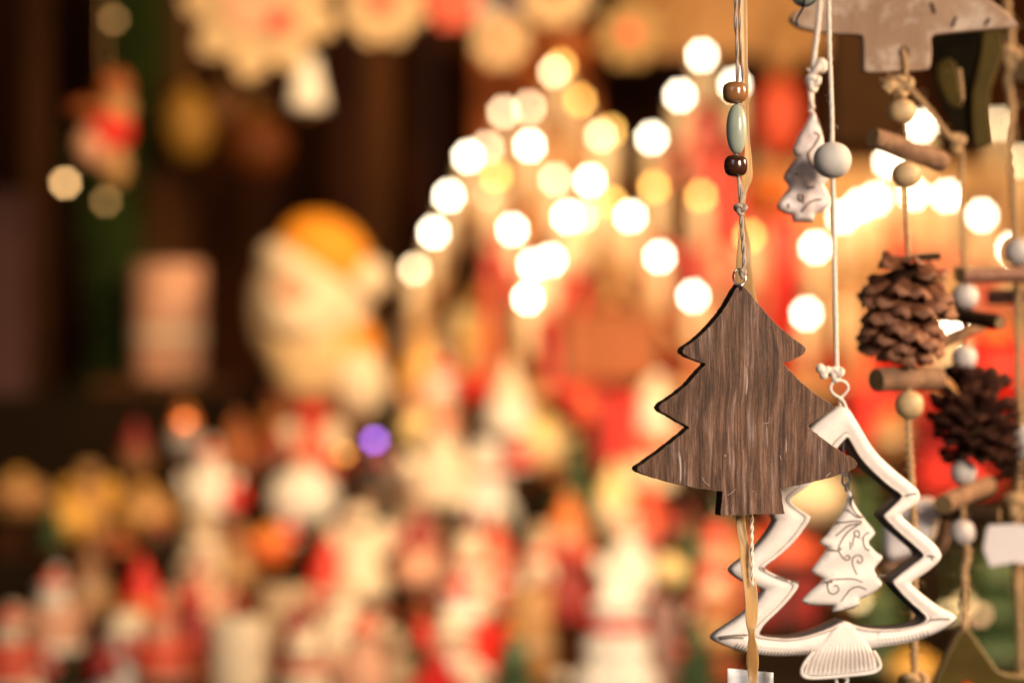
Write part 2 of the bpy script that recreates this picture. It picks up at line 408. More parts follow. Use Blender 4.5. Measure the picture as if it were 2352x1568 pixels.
# tape tag at the ribbon's end
bm = bmesh.new(); g = []
for j in range(9):
    row = []
    for i in range(11):
        u = i/10; v = j/8; x = 1672+u*104; y = 1534+v*150+(10*u if j == 0 else 6*u)
        row.append(bm.verts.new(P(x, y, 1.02+.004*math.sin(u*5+v)+.002*math.sin(u*11)*(1-v))))
    g.append(row)
for A, B in zip(g, g[1:]):
    for k in range(10): bm.faces.new((A[k], A[k+1], B[k+1], B[k]))
o = obj('paper_tag', bm, M_paper, None, P(1722, 1600, 1.02)); o.modifiers.new('t', 'SOLIDIFY').thickness = .0003
tag(o, 'pale bluish white tag at the lower end of the golden ribbon', 'tag')

# ------------------------------------------------------------------ FOREGROUND 2: white metal tree frame
def c5(p): return (p[0]*.3401+1599.4, p[1]*.3401+1034.9)
pairs = [((1001,-323),(1007,-94)),((1085,-190),(1032,-48)),((1190,-5),(1095,60)),((1320,120),(1210,175)),((1440,215),(1300,250)),((1500,268),(1366,292)),((1508,318),(1366,318)),((1480,365),(1310,370)),
 ((1385,418),(1248,426)),((1378,440),(1248,448)),((1470,520),(1340,540)),((1590,610),(1450,635)),((1648,680),(1512,690)),((1652,730),(1512,716)),((1560,815),(1420,780)),((1450,880),(1308,868)),((1446,902),(1308,890)),
 ((1520,965),(1390,985)),((1630,1050),(1490,1075)),((1748,1105),(1530,1112)),((1752,1145),(1530,1145)),((1640,1220),(1470,1175)),((1450,1295),(1340,1195)),((1210,1330),(1200,1198)),((1090,1340),(1080,1180)),
 ((1000,1345),(995,1140)),((970,1345),(975,1140)),((860,1360),(890,1185)),((700,1380),(750,1238)),((520,1388),(620,1262)),((330,1362),(480,1250)),((130,1290),(418,1242)),((110,1250),(415,1222)),((240,1165),(450,1160)),((370,1070),(560,1060)),((440,985),(640,970)),
 ((462,948),(680,912)),((455,928),(676,888)),((340,895),(560,850)),((240,830),(450,795)),((236,785),(448,775)),((330,725),(555,700)),((450,615),(660,600)),((540,480),(762,460)),((530,455),(758,438)),
 ((490,380),(680,392)),((455,310),(620,350)),((470,270),(630,305)),((560,160),(760,225)),((660,0),(880,90)),((766,-147),(930,-10)),((890,-250),(980,-70))]
prs = [(*c5(a), *c5(b)) for a, b in pairs]
prs = chaikin(prs, 2, .25)
plW = Plane(1950, 1.055, 15)
tW = empty('metal_tree_frame', plW.pt(1945, 1240), 'white enamelled metal fir tree outline with a smaller white tree hung inside it', 'tree ornament')
prof = [(0, -.0052, 0), (0, .0006, 0), (.06, .0016, 0), (.30, .0030, 0), (.62, .0030, 0), (.80, .0019, 1), (.845, .0019, 0), (.90, .0032, 0), (.96, .0031, 1), (1.0, .0024, 2), (1.0, -.0085, 2), (.9, -.0088, 0)]
bm = bmesh.new(); rings = []
for x1, y1, x2, y2 in prs:
    rings.append([bm.verts.new(plW.pt(x1*(1-f)+x2*f, y1*(1-f)+y2*f, h)) for f, h, _ in prof])
for i in range(len(rings)):
    A, B = rings[i], rings[(i+1) % len(rings)]
    for k in range(len(prof)):
        k2 = (k+1) % len(prof); bm.faces.new((A[k], A[k2], B[k2], B[k])).material_index = prof[k][2]
o = obj('frame', bm, [M_enamel, M_chip, M_rim], tW)
# fluted trunk
bm = bmesh.new(); rows = []; NX = 96
def trunk_pt(u, v):
    top = Vector((905+160*u, 1205-50*math.sin(math.pi*u))); bot = Vector((708+505*u, 1514-44*u+8*math.sin(math.pi*u)))
    p = top.lerp(bot, v)
    p.x += (u-.5)*70*math.sin(math.pi*v)
    return c5(p)
for j in range(15):
    v = j/14; row = []
    for i in range(NX+1):
        u = i/NX; x, y = trunk_pt(u, v); fl = min(1, max(0, (v-.45)/.15))*min(1, (1-v)/.08)
        edge = math.sqrt(max(0, 1-(2*u-1)**8))
        row.append(bm.verts.new(plW.pt(x, y, .0006+.0030*edge+.0004*math.sin(math.pi*v)+.0010*fl*math.cos(u*2*math.pi*16)*edge)))
    rows.append(row)
for A, B in zip(rows, rows[1:]):
    for k in range(NX): bm.faces.new((A[k], A[k+1], B[k+1], B[k]))
o = obj('trunk', bm, M_enamel, tW); o.modifiers.new('t', 'SOLIDIFY').thickness = .0012
bm = bmesh.new(); tube(bm, catmull([plW.pt(*c5(p), .0026) for p in [(775,1350),(728,1410),(698,1468),(706,1512),(760,1526),(880,1522),(1000,1510),(1120,1498),(1190,1483),(1224,1450),(1212,1400),(1180,1345)]], 6), .00085, 8)
obj('trunk_rim', bm, M_enamel, tW)
# engraved strokes along the lower bar
bm = bmesh.new()
for i in range(26):
    t = i/25; x = 250+t*560; y = 1318+44*math.sin(min(1, t*1.3)*1.5)
    tube(bm, [plW.pt(*c5((x+14, y-26)), .0030), plW.pt(*c5((x-10, y+22)), .0021)], .00022, 4)
for i in range(14):
    t = i/13; x = 1215+t*330; y = 1284-10*t-46*t*t
    tube(bm, [plW.pt(*c5((x-8, y-20)), .0031), plW.pt(*c5((x+8, y+18)), .0024)], .00022, 4)
for a, b in [((130,1252),(330,1236)),((150,1262),(300,1256)),((1550,1137),(1690,1130)),((1400,300),(1470,285)),((1545,705),(1590,712)),((1560,700),(1575,735)),((1200,842),(1262,838)),((520,845),(600,872)),((620,880),(672,886)),((425,782),(445,806))]:
    m_ = ((a[0]+b[0])/2, (a[1]+b[1])/2-4)
    tube(bm, catmull([plW.pt(*c5(q), .0031) for q in (a, m_, b)], 5), .0004, 5)
obj('engraved_pattern', bm, M_line, tW)
# hanging eye, chain, bottom eye
bm = bmesh.new()
tube(bm, catmull([plW.pt(x, y, q) for x, y, q in [(1946,948,.001),(1934,920,.001),(1913,905,.001),(1906,892,.001),(1911,879,.001),(1926,873,.001),(1942,879,.0005),(1948,892,0),(1941,906,-.0006),(1930,920,-.001),(1938,945,-.001)]], 8), .0006, 8)
obj('hanging_eye', bm, M_enamel, tW)
bm = bmesh.new()
for k, (x, y, rx, rz) in enumerate([(1941, 1062, 6, 14), (1944, 1082, 3, 12), (1943, 1101, 8, 15), (1946, 1119, 3, 9)]):
    tube(bm, [plW.pt(x+rx*math.cos(a), y+rz*math.sin(a), .0004*math.sin(2*a)-.001) for a in [2*math.pi*i/20 for i in range(20)]], .00042, 6, closed=True)
tube(bm, [plW.pt(1940, 1004, -.001), plW.pt(1938, 1030, -.001), plW.pt(1940, 1050, -.001)], .0005, 6)
obj('chain', bm, M_rim, tW)
bm = bmesh.new(); tube(bm, [plW.pt(1933+13*math.cos(a), 1560+15*math.sin(a), 0) for a in [2*math.pi*i/24 for i in range(24)]], .0008, 8, closed=True)
ball(bm, plW.pt(1940, 1550, .001), .0018, n=8, seg=12)
obj('lower_eye', bm, M_enamel, tW)
# inner tree
inner = [c5(p) for p in [(1030,262),(1042,285),(1060,345),(1095,405),(1140,465),(1190,522),(1206,545),(1204,562),(1160,612),(1164,632),(1210,680),(1250,705),(1256,722),(1245,742),(1200,792),(1202,815),(1235,865),(1252,888),(1246,915),(1205,948),(1140,985),(1100,1002),(1098,1035),(1066,1056),(1000,1072),(955,1085),(922,1086),(918,1078),(928,1046),(880,1044),(800,1045),(740,1036),(712,1018),(715,1003),(770,945),(830,895),(858,866),(830,850),(795,832),(774,812),(800,768),(850,705),(880,655),(850,640),(832,622),(838,602),(880,565),(920,505),(960,440),(996,385),(1012,335),(1020,280)]]
def relief_i(x, y): return .0006*math.sin(y*.085+x*.02)*.7
bm = puffy(plW, inner, .0028, 16, 5.0, relief=relief_i)
oi = obj('small_tree', bm, M_enamel, tW); tag(oi, 'small white tree with engraved scrolls hanging in the middle of the frame')
curves = [[(1035,300),(1030,360),(1050,410),(1085,440)],[(1100,472),(1040,470),(960,478),(925,470)],[(1095,485),(1010,500),(960,540),(925,570)],[(1080,490),(1010,540),(965,600),(940,660),(965,710),(1000,732),(1018,715),(1000,700),(985,712)],
 [(1035,640),(1040,600),(1055,570),(1075,580),(1085,555),(1070,535),(1050,545),(1052,575)],[(1150,545),(1115,570),(1108,610),(1120,650),(1150,668)],[(1065,830),(1045,780),(1035,735),(1050,705),(1085,700),(1105,725),(1095,750),(1072,748),(1076,730)],
 [(1100,880),(1040,860),(960,860),(890,868),(865,900),(875,945),(910,960),(940,935),(930,905),(905,905)],[(1130,930),(1070,910),(1020,930),(990,970),(960,1010)],[(1000,390),(1060,440),(1110,440)],[(1020,610),(1020,660)],[(880,660),(930,670),(960,650)],[(850,880),(900,880)]]
bm = bmesh.new()
for cv in curves:
    tube(bm, catmull([plW.pt(*c5(p), .0031+relief_i(*c5(p))) for p in cv], 8), .00042, 5)
obj('scroll_lines', bm, M_line, oi)
# its cord and the big white bead
bm = bmesh.new()
rope(bm, [plW.pt(x, y, 0) for x, y in [(1896,-170),(1903,0),(1905,110),(1910,250),(1912,368),(1914,460),(1917,620),(1920,760),(1922,845),(1926,874)]], .0011, 3, .004, fuzz=.12)
knot(bm, plW.pt(1918, 858, .001), .0028, .0013, 1.0, tail=[plW.pt(1912, 858, .001), plW.pt(1898, 848, .002), plW.pt(1888, 856, .002), plW.pt(1879, 846, .002)])
ball(bm, plW.pt(1880, 846, .002), .0022, n=8, seg=10); ball(bm, plW.pt(1888, 862, .002), .0019, n=8, seg=10)
obj('cord', bm, M_cordw, tW)
bead(tW, 1912, 368, 1.053, 44, 42, M_bwhite, 2.1, hole=.0012)

# ------------------------------------------------------------------ FOREGROUND 3: small ceramic tree
plS = Plane(1850, 1.075, 10)
tS = empty('ceramic_tree_pendant', plS.pt(1850, 400), 'small pinkish white ceramic tree with brown edging, hanging left of the round white bead', 'tree ornament')
def c2(p): return (p[0]*.36+1599.4, p[1]*.36)
so = [c2(p) for p in [(742,702),(760,730),(775,780),(795,830),(808,880),(815,930),(800,965),(822,1010),(850,1060),(862,1100),(840,1150),(815,1180),(840,1230),(862,1280),(858,1310),(820,1340),(765,1365),(750,1375),(748,1418),(618,1416),(612,1372),(565,1362),(522,1335),(516,1305),(550,1252),(592,1200),(585,1175),(560,1145),(560,1120),(575,1095),(612,1045),(640,1005),(620,985),(614,950),(640,880),(672,830),(700,780),(725,730)]]
oS = obj('tree_plaque', puffy(plS, so, .0030, 12, 4.5, relief=lambda x, y: .0006*noise.noise(Vector((x*.05, y*.05, 1)))), M_cer, tS)
bm = bmesh.new()
for cv in [[(700,780),(660,860),(625,930),(630,985)],[(640,1000),(600,1070),(570,1110),(568,1140)],[(600,1195),(560,1250),(525,1300),(540,1345)],[(735,850),(770,870),(740,930),(700,985),(720,1050),(760,1090)],[(690,1205),(740,1195)],[(640,1240),(635,1270),(655,1285),(670,1265),(660,1245),(670,1300)],[(655,1355),(700,1300),(740,1280),(785,1275)],[(570,1300),(575,1330)],[(620,1110),(628,1118)],[(600,1195),(598,1215)],[(760,760),(790,860)]]:
    tube(bm, catmull([plS.pt(*c2(p), .0037 if edist(c2(p), so) > 7 else .0022) for p in cv], 6), .00060, 5)
obj('painted_lines', bm, M_chip, oS)
bm = bmesh.new()
rope(bm, [plS.pt(x, y, 0) for x, y in [(1896,-170),(1884,0),(1877,72),(1869,140),(1866,185),(1864,215),(1862,258)]], .0013, 3, .004, fuzz=.12)
rope(bm, [plS.pt(x, y, .001) for x, y in [(1866,170),(1858,195),(1860,225),(1866,250)]], .0012, 3, .004)
knot(bm, plS.pt(1866, 190, .001), .0026, .0015, 1.3)
ball(bm, plS.pt(1885, 152, .001), .0030, sz=1.2, n=8, seg=12); tube(bm, catmull([plS.pt(1862, 176, .001), plS.pt(1872, 160, .003), plS.pt(1884, 150, .002)], 5), .0016, 7)
tube(bm, catmull([plS.pt(1868, 178, 0), plS.pt(1856, 162, .001), plS.pt(1852, 158, .001)], 5), .0006, 6)
obj('cord', bm, M_cordw, tS)
# striped glass ball peeping in at the top edge
tB = empty('glass_bauble', P(1848, -22, 1.05), 'pale greenish ball with dark stripes at the very top edge beside the white cords', 'bauble')
bm = bmesh.new(); ball(bm, P(1848, -22, 1.05), .0068); obj('ball', bm, M_jade, tB)
bm = bmesh.new()
for k in range(3):
    a0 = k*1.05+.4
    tube(bm, [P(1848, -22, 1.05)+Matrix.Rotation(a0, 3, 'Z') @ Vector((.0069*math.cos(t), 0, .0069*math.sin(t))) for t in [2*math.pi*i/40 for i in range(40)]], .0004, 5, closed=True)
obj('stripes', bm, M_rim, tB)
bm = bmesh.new(); rope(bm, [P(1846, 15, 1.05), P(1838, 30, 1.055), P(1830, 46, 1.06), P(1834, 62, 1.06)], .0006, 2, .003); obj('hook', bm, M_rim, tB)

# ------------------------------------------------------------------ FOREGROUND 4: grey wooden tree at the top with its twine garland
plG = Plane(2080, 1.118, 8)
def c4(p): return (p[0]*.224+1825.2, p[1]*.224)
go = chaikin([c4(p) for p in [(-40,205),(60,280),(180,308),(400,342),(640,345),(690,358),(712,385),(715,560),(712,690),(720,745),(1000,735),(1330,718),(1395,700),(1408,540),(1398,400),(1420,358),(1500,345),(1900,305),(2230,278),(2300,262),(2270,220),(2150,100),(1990,-20),(1800,-150),(1500,-350),(1550,-380),(1900,-420),(1840,-500),(1500,-800),(1100,-1300),(700,-800),(350,-500),(280,-420),(600,-380),(680,-350),(420,-150),(150,40),(0,130)]], 1)
tG = empty('grey_wooden_tree', plG.pt(2065, 100), 'weathered grey brown wooden tree whose wide trunk shows at the top of the picture', 'tree ornament')
o = obj('tree_board', board(plG, go, .007, step=10), [M_greyw, M_greyws, M_greyws], tG, smooth=False); bevel(o, .0010, 3, 50, 2)
bm = bmesh.new(); lathe(bm, [(0, .0003), (.0020, .0003), (.0022, 0), (0, 0)], plG.pt(2076, 117, .0003), 16, rot=Matrix.Rotation(R(90), 3, 'X')); obj('drill_hole', bm, M_core, tG)
bm = bmesh.new(); 
for a in [((2138,6),(2146,32)),((2186,62),(2196,40)),((2262,58),(2272,44))]: tube(bm, [plG.pt(*a[0], .0001), plG.pt(*a[1], .0001)], .0008, 6)
obj('dent', bm, M_core, tG)

def stick(pa, a, b, d1, d2, rpx, m, endm=M_cut):
    A, B = P(*a, d1), P(*b, d2); r = rpx*K*d1; bm = bmesh.new(); pts = []
    for i in range(15):
        t = i/14; pts.append(A.lerp(B, t)+Vector((0, 0, 1))*r*.12*noise.noise(Vector((t*3, a[0]*.01, a[1]*.01))))
    tube(bm, pts, r, 18, caps=True, rf=lambda t: (1+.07*noise.noise(Vector((t*6, a[1]*.02, 0))))*(.93 if t in (0, 1) else 1))
    for f in bm.faces:
        if len(f.verts) > 4: f.material_index = 1
    o = obj('stick', bm, [m, endm], pa); flatface(o, 50); return o

def cone(pa, top, bot, rad, m, n=90, flare=(.55, 1.25), seed=1, tipw=1.0, name='pine_cone', dens=1.0, prof_pow=(.55, .9)):
    """a pine cone: a core and n woody scales in a spiral; top is the stalk end, scales point towards bot"""
    rnd = random.Random(seed); ax = (bot-top); H = ax.length; ax.normalize()
    q = Vector((0, 0, 1)).rotation_difference(ax).to_matrix()
    bm = bmesh.new()
    lathe(bm, [(0, H*.05), (rad*.22, H*.09), (rad*.45, H*.22), (rad*.48, H*.38), (rad*.40, H*.6), (rad*.18, H*.85), (0, H*.92)], top, 14, rot=q, mi=1)
    for i in range(n):
        t = (i+.5)/n; z = H*(.0+.82*t); az = i*2.39996+rnd.uniform(-.08, .08)
        prof_ = math.sin(math.pi*min(1, (t+.16)*.80))**.55
        tilt = flare[0]+(flare[1]-flare[0])*(1-t)**1.6+(.55*max(0, 1-t/.16))+rnd.uniform(-.10, .10)*(1+2.2*t); tilt = min(tilt, 1.5)     # angle from the axis
        ro = rad*.20*prof_; Ln = (rad*1.0*prof_-ro)/max(.62, math.sin(tilt))*rnd.uniform(.92, 1.06)
        Ln = min(Ln, rad*.95); W = rad*.40*tipw*(.60+.40*prof_)
        e_r = Vector((math.cos(az), math.sin(az), 0)); e_t = Vector((-math.sin(az), math.cos(az), 0))
        dr = e_r*math.sin(tilt)+Vector((0, 0, 1))*math.cos(tilt); nn = dr.cross(e_t).normalized()
        if nn.dot(e_r) < 0: nn = -nn
        base = e_r*ro+Vector((0, 0, z)); NU, NV = 7, 5; T = []; Bt = []
        for a in range(NU):
            u = a/(NU-1); w = W*(.30+.70*min(1, u*1.5)) if u < .72 else W*math.sqrt(max(0.02, 1-((u-.72)/.30)**2))
            rt = []; rb = []
            for b_ in range(NV):
                v = -1+2*b_/(NV-1)
                th = rad*(.018+.060*max(0, (u-.45)/.55)**1.2)*(1-.55*abs(v)**2)
                curl = -nn*W*.22*v*v + nn*Ln*.10*(u*u) 
                umb = rad*(.06*math.exp(-((u-.82)/.09)**2-(v/.3)**2)+.02*math.exp(-(v/.15)**2)*u)
                p = base+dr*Ln*u+e_t*w*v*.5*1.15+curl
                rt.append(bm.verts.new(top+q @ (p+nn*(th*.5+umb)))); rb.append(bm.verts.new(top+q @ (p-nn*th*.5)))
            T.append(rt); Bt.append(rb)
        for a in range(NU-1):
            for b_ in range(NV-1):
                bm.faces.new((T[a][b_], T[a+1][b_], T[a+1][b_+1], T[a][b_+1])).material_index = 2 if a >= NU-2 else 0; bm.faces.new((Bt[a][b_], Bt[a][b_+1], Bt[a+1][b_+1], Bt[a+1][b_]))
            bm.faces.new((T[a][0], Bt[a][0], Bt[a+1][0], T[a+1][0])); bm.faces.new((T[a][-1], T[a+1][-1], Bt[a+1][-1], Bt[a][-1]))
        for b_ in range(NV-1): bm.faces.new((T[-1][b_], Bt[-1][b_], Bt[-1][b_+1], T[-1][b_+1]))
    o = obj(name, bm, [m, M_core, M_tip if m is M_cone else m], pa); return o

d1 = 1.118
t1 = empty('twine_garland', P(2080, 200, d1), 'twine garland with a brown open pine cone hanging under the grey wooden tree', 'garland', 'twine garlands hanging on the right')
bm = bmesh.new()
rope(bm, [P(x, y, d1-.002) for x, y in [(2074,112),(2080,150),(2079,190),(2072,230),(2080,300),(2081,340),(2080,402),(2081,480),(2085,560),(2086,600),(2088,800),(2088,870),(2087,930)]], .0012, 2, .006, fuzz=.5)
rope(bm, [P(x, y, d1) for x, y in [(2087,930),(2086,975),(2088,1030),(2092,1085),(2096,1160),(2100,1260),(2098,1400),(2100,1520),(2103,1620)]], .0019, 2, .007, fuzz=.5)
knot(bm, P(2072, 196, d1-.004), .0042, .0020, 1.0, tail=[P(2066, 200, d1-.004), P(2046, 196, d1-.008), P(2034, 208, d1-.008)])
for _ in range(26):
    a = P(2052, 200, d1-.006); v = Vector((random.uniform(-1.2, .2), random.uniform(-.6, .6), random.uniform(-.7, .7))).normalized()*random.uniform(.003, .008)
    tube(bm, [a, a+v*.6+Vector((0, 0, .001)), a+v], .00035, 4)
obj('twine', bm, M_jute, t1)
bead(t1, 2071, 257, d1, 33, 30, M_bnat, 2.2); bead(t1, 2081, 402, d1, 33, 31, M_bnat, 2.2)
bead(t1, 2088, 815, d1, 31, 24, M_bnat, 2.2); bead(t1, 2088, 930, d1, 33, 33, M_bnat, 2.2)
stick(t1, (2004, 316), (2166, 374), d1-.012, d1+.012, 25, M_stick)
stick(t1, (2012, 872), (2156, 868), d1-.010, d1+.012, 28, M_stick)
cone(t1, P(2098, 592, d1), P(2068, 800, d1), 120*K*d1, M_cone, n=76, flare=(.42, 1.0), seed=4, tipw=1.28)
stick(t1, (2100, 592), (2157, 588), d1-.012, d1-.008, 8, M_stickd)
# bow-like raffia end low on the strand
bm = bmesh.new(); knot(bm, P(2099, 1572, d1), .0055, .0022, 1.1); obj('knot', bm, M_jute, t1)

d2 = 1.165
t2 = empty('twine_garland', P(2208, 330, d2), 'twine garland with a dark pine cone between whitewashed beads and dark crossed twigs', 'garland', 'twine garlands hanging on the right')
bm = bmesh.new()
rope(bm, [P(x, y, d2-.01) for x, y in [(2080,190),(2100,215),(2135,255),(2165,295),(2185,318),(2205,332)]], .0016, 2, .006, fuzz=.5)
rope(bm, [P(x, y, d2) for x, y in [(2190,320),(2208,345),(2209,420),(2206,500),(2210,560),(2213,600),(2214,680),(2213,760),(2213,820),(2230,960),(2213,1085),(2212,1220)]], .0013, 2, .006, fuzz=.8)
rope(bm, [P(x, y, d2) for x, y in [(2210,1220),(2222,1270),(2214,1310),(2216,1360),(2214,1400),(2214,1452)]], .0021, 2, .009, fuzz=.5)
knot(bm, P(2196, 326, d2-.006), .0034, .0018, 1.1)
for i in range(5): tube(bm, [P(2214+18*math.cos(a), 616+i*5-8*0, d2)+Vector((0, .004*math.sin(a), .0007*math.sin(a))) for a in [2*math.pi*k/16 for k in range(16)]], .0009, 5, closed=True)
obj('twine', bm, M_jute, t2)
for x, y, rx in [(2217, 682, 31), (2215, 821, 29), (2213, 1084, 30), (2210, 1222, 30)]: bead(t2, x, y, d2, rx, rx*.98, M_bgrey, 2.2)
stick(t2, (2205, 632), (2400, 632), d2-.004, d2+.03, 19, M_stickr)
stick(t2, (2150, 716), (2298, 742), d2+.02, d2-.02, 17, M_stickd)
stick(t2, (2160, 790), (2262, 744), d2-.02, d2+.02, 14, M_stick)
stick(t2, (2166, 1158), (2268, 1112), d2-.02, d2+.03, 24, M_stick)
stick(t2, (2160, 1178), (2296, 1180), d2+.01, d2, 19, M_stickd)
cone(t2, P(2234, 1062, d2), P(2236, 862, d2), 104*K*d2, M_coned, n=80, flare=(.62, 1.50), seed=9, tipw=1.0)
cone(t2, P(2318, 1100, d2+.05), P(2300, 985, d2+.05), 62*K*d2, M_coned, n=50, flare=(.4, 1.3), seed=12, tipw=1.2)
# olive wooden star at its foot
plO = Plane(2216, 1.16, 4)
tO = empty('olive_wooden_house', plO.pt(2216, 1540), 'olive green wooden ornament with pointed top at the bottom edge under the dark pine cone', 'wooden ornament')
o = obj('board', board(plO, [(2214,1438),(2232,1452),(2262,1496),(2292,1538),(2312,1548),(2420,1560),(2420,1720),(2120,1720),(2130,1640),(2150,1560),(2172,1510),(2196,1462)], .009, step=0), [M_olive, M_olivee, M_olivee], tO, smooth=False); bevel(o, .0010, 2, 30, 2)
bm = bmesh.new(); ball(bm, plO.pt(2216, 1585, .002), 22*K*1.13, seg=16, n=10); obj('red_knob', bm, mat('red lacquer knob', (.55, .03, .01), .3, coat=.5), tO)

d3 = 1.215
t3 = empty('twine_garland', P(2330, 300, d3), 'thick twine garland at the right edge with paired reddish twigs and a white paper square', 'garland', 'twine garlands hanging on the right')
bm = bmesh.new()
rope(bm, [P(x, y, d3) for x, y in [(2308,-560),(2312,0),(2322,60),(2318,120),(2314,180),(2324,250),(2318,320),(2326,400),(2330,480),(2336,570),(2338,680),(2338,760),(2340,880),(2346,980),(2342,1100),(2338,1180),(2334,1300),(2340,1400),(2344,1500),(2346,1620)]], .0023, 2, .010, fuzz=.5)
knot(bm, P(2320, 130, d3), .0045, .0023, 1.2); knot(bm, P(2338, 1160, d3), .006, .003, .9)
obj('twine', bm, M_jute, t3)
bead(t3, 2340, 580, d3-.006, 34, 32, M_bgrey, 2.2); bead(t3, 2352, 1015, d3, 30, 42, M_bgrey, 2.2)
stick(t3, (2268, 682), (2440, 678), d3+.01, d3, 17, M_stickr)
stick(t3, (2352, 150), (2420, 180), d3, d3+.02, 42, M_stickd)
plP = Plane(2310, 1.205, -6)
o = obj('paper_square', board(plP, [(2264,1222),(2270,1206),(2330,1204),(2390,1208),(2390,1300),(2330,1292),(2272,1302),(2258,1260)], .002, step=0), [M_paper, M_paper], t3, smooth=False); bevel(o, .0006)
o.data.materials[0] = mat('cream card', (.92, .82, .78), .6, var=.04)

# small white fabric heart piece behind the metal tree's right side
plH = Plane(2100, 1.19, -5)
tH = empty('white_felt_gnome', plH.pt(2100, 1210), 'white rounded felt piece with brown rim showing behind the metal tree', 'felt ornament')
h1 = [(2028,1158),(2060,1150),(2100,1142),(2148,1140),(2160,1168),(2156,1210),(2140,1250),(2110,1262),(2075,1282),(2040,1290),(2026,1262)]
obj('felt_body', puffy(plH, chaikin(h1, 1), .005, 20, 9), mat('white felt', (.90, .80, .75), .8, var=.04), tH)
bm = bmesh.new(); tube(bm, catmull([plH.pt(x, y, -.003) for x, y in [(2160,1150),(2168,1200),(2166,1248),(2140,1268),(2100,1286),(2060,1304),(2030,1300)]], 6), .0032, 8); obj('brown_rim', bm, M_stick, tH)
bm = bmesh.new(); rope(bm, [plH.pt(x, y, -.004) for x, y in [(2162,1140),(2166,1180),(2172,1240)]], .0016, 2, .006); obj('twine', bm, M_jute, tH)

# dark green slotted wooden tree at the upper right
plD = Plane(2220, 1.18, 0)
def c3(p): return (p[0]*.36+1928.6, p[1]*.36)
tD = empty('slotted_wooden_tree', plD.pt(2220, 200), 'dark olive painted wooden ornament of crossed boards, behind the right half of the grey tree', 'wooden ornament')
o = obj('front_board', board(plD, [c3(p) for p in [(915,200),(1040,190),(1045,320),(1015,430),(965,560),(955,640),(968,760),(985,920),(930,936),(868,940),(850,850),(846,700),(848,580),(880,460),(905,330)]], .006, step=0), [M_olive, M_olivee], tD, smooth=False); bevel(o, .0008)
plD2 = Plane(2190, 1.188, -24)
o = obj('cross_board', board(plD2, [c3(p) for p in [(590,200),(920,200),(900,330),(870,560),(850,700),(868,938),(800,880),(715,800),(665,700),(640,640),(600,560),(585,460),(600,360)]], .005, step=0), [M_oliveD, M_oliveD], tD, smooth=False); bevel(o, .0008)
plD3 = Plane(2180, 1.168, -10)
o = obj('painted_panel', board(plD3, chaikin([c3(p) for p in [(630,385),(700,370),(745,410),(760,520),(790,650),(760,690),(700,670),(650,560),(620,480)]], 1), .003, step=0), [M_olive, M_olivee], tD, smooth=False); bevel(o, .0006)
bm = bmesh.new(); rope(bm, [P(*c3(p), 1.143) for p in [(765,440),(772,480),(780,560),(784,640)]], .0009, 2, .006); obj('twine_loop', bm, M_jute, tD)

bm = bmesh.new(); rope(bm, [plG.pt(2078, -262, -.003), plG.pt(2078, -300, -.003), P(2078, -470, 1.10)], .0012, 2, .006); obj('twine', bm, M_jute, tG)
bm = bmesh.new(); box(bm, Vector((.22, 1.09, 1.652)), .34, .24, .018); o = obj('hanging_rail', bm, M_bnat, None, Vector((.22, 1.09, 1.652)), smooth=False); bevel(o, .002)
tag(o, 'pale wooden board above the picture from which the front ornaments hang', 'rail')
# ------------------------------------------------------------------ BACKGROUND: market stall
palette = {}
def col(name, c, rough=.55, **k):
    if name not in palette: palette[name] = mat('painted '+name, c, rough, **k)
    return palette[name]
CR = col('cream', (.76, .62, .45)); WH = col('white', (.82, .77, .70)); RD = col('red', (.66, .012, .004)); DR = col('dark red', (.24, .006, .004))
PK = col('flesh pink', (.66, .34, .22)); OR = col('orange', (.70, .17, .02)); GD = col('gold', (.72, .38, .06), .35); YL = col('yellow', (.80, .60, .27))
GR = col('green', (.035, .075, .02)); DK = col('black', (.015, .012, .010)); BR = col('brown', (.22, .09, .03)); TN = col('tan', (.42, .22, .08))
SL = col('salmon', (.68, .085, .035)); BL = col('blue', (.02, .03, .30)); GY = col('grey', (.35, .33, .34)); BG = col('beige', (.44, .31, .19)); MV = col('mauve', (.30, .17, .15)); OB = col('orange brown', (.30, .075, .008))
EYE = col('eye black', (.01, .01, .01))

def part(root, name, prof, W, H, m, ox=0, oy=0, oz=0, seg=18, sy=.8, tilt=0, parent=None):
    """prof in units of W (radius) and H (height), measured from the thing's base"""
    bm = bmesh.new(); b = origin(root)
    lathe(bm, [(r*W, z*H) for r, z in prof], b+Vector((ox*W, oy*W, oz*H)), seg, sy=sy, rot=Matrix.Rotation(R(tilt), 3, 'Y') if tilt else None)
    return obj(name, bm, m, parent or root)
def sph(r, z, rz=None, n=9):
    rz = rz or r
    return [(r*math.sin(math.pi*i/n), z-rz*math.cos(math.pi*i/n)) for i in range(n+1)]

def santa(r, W, H, c):
    robe, trim, hat, face = c
    part(r, 'robe', [(0, 0), (.50, 0), (.50, .08), (.47, .30), (.36, .52), (.22, .60), (0, .62)], W, H, robe)
    part(r, 'robe_trim', [(.44, .0), (.54, .01), (.55, .08), (.49, .10)], W, H, trim)
    k = W/H
    for s in (-1, 1): part(r, 'arm', sph(.12, .22*1, .17), W, H, robe, ox=.40*s, oy=-.12, oz=.18, tilt=18*s)
    part(r, 'head', sph(.24, .68, .115), W, H, face)
    part(r, 'beard', sph(.27, .58, .15), W, H, trim, oy=-.10, sy=.6)
    h = part(r, 'hat', [(.27, .73), (.25, .78), (.16, .88), (.05, .96), (0, .97)], W, H, hat)
    part(r, 'hat_brim', [(.24, .71), (.31, .73), (.30, .77), (.24, .785)], W, H, trim, parent=h)
    part(r, 'pompom', sph(.11, .955, .055), W, H, trim, ox=.06, parent=h)
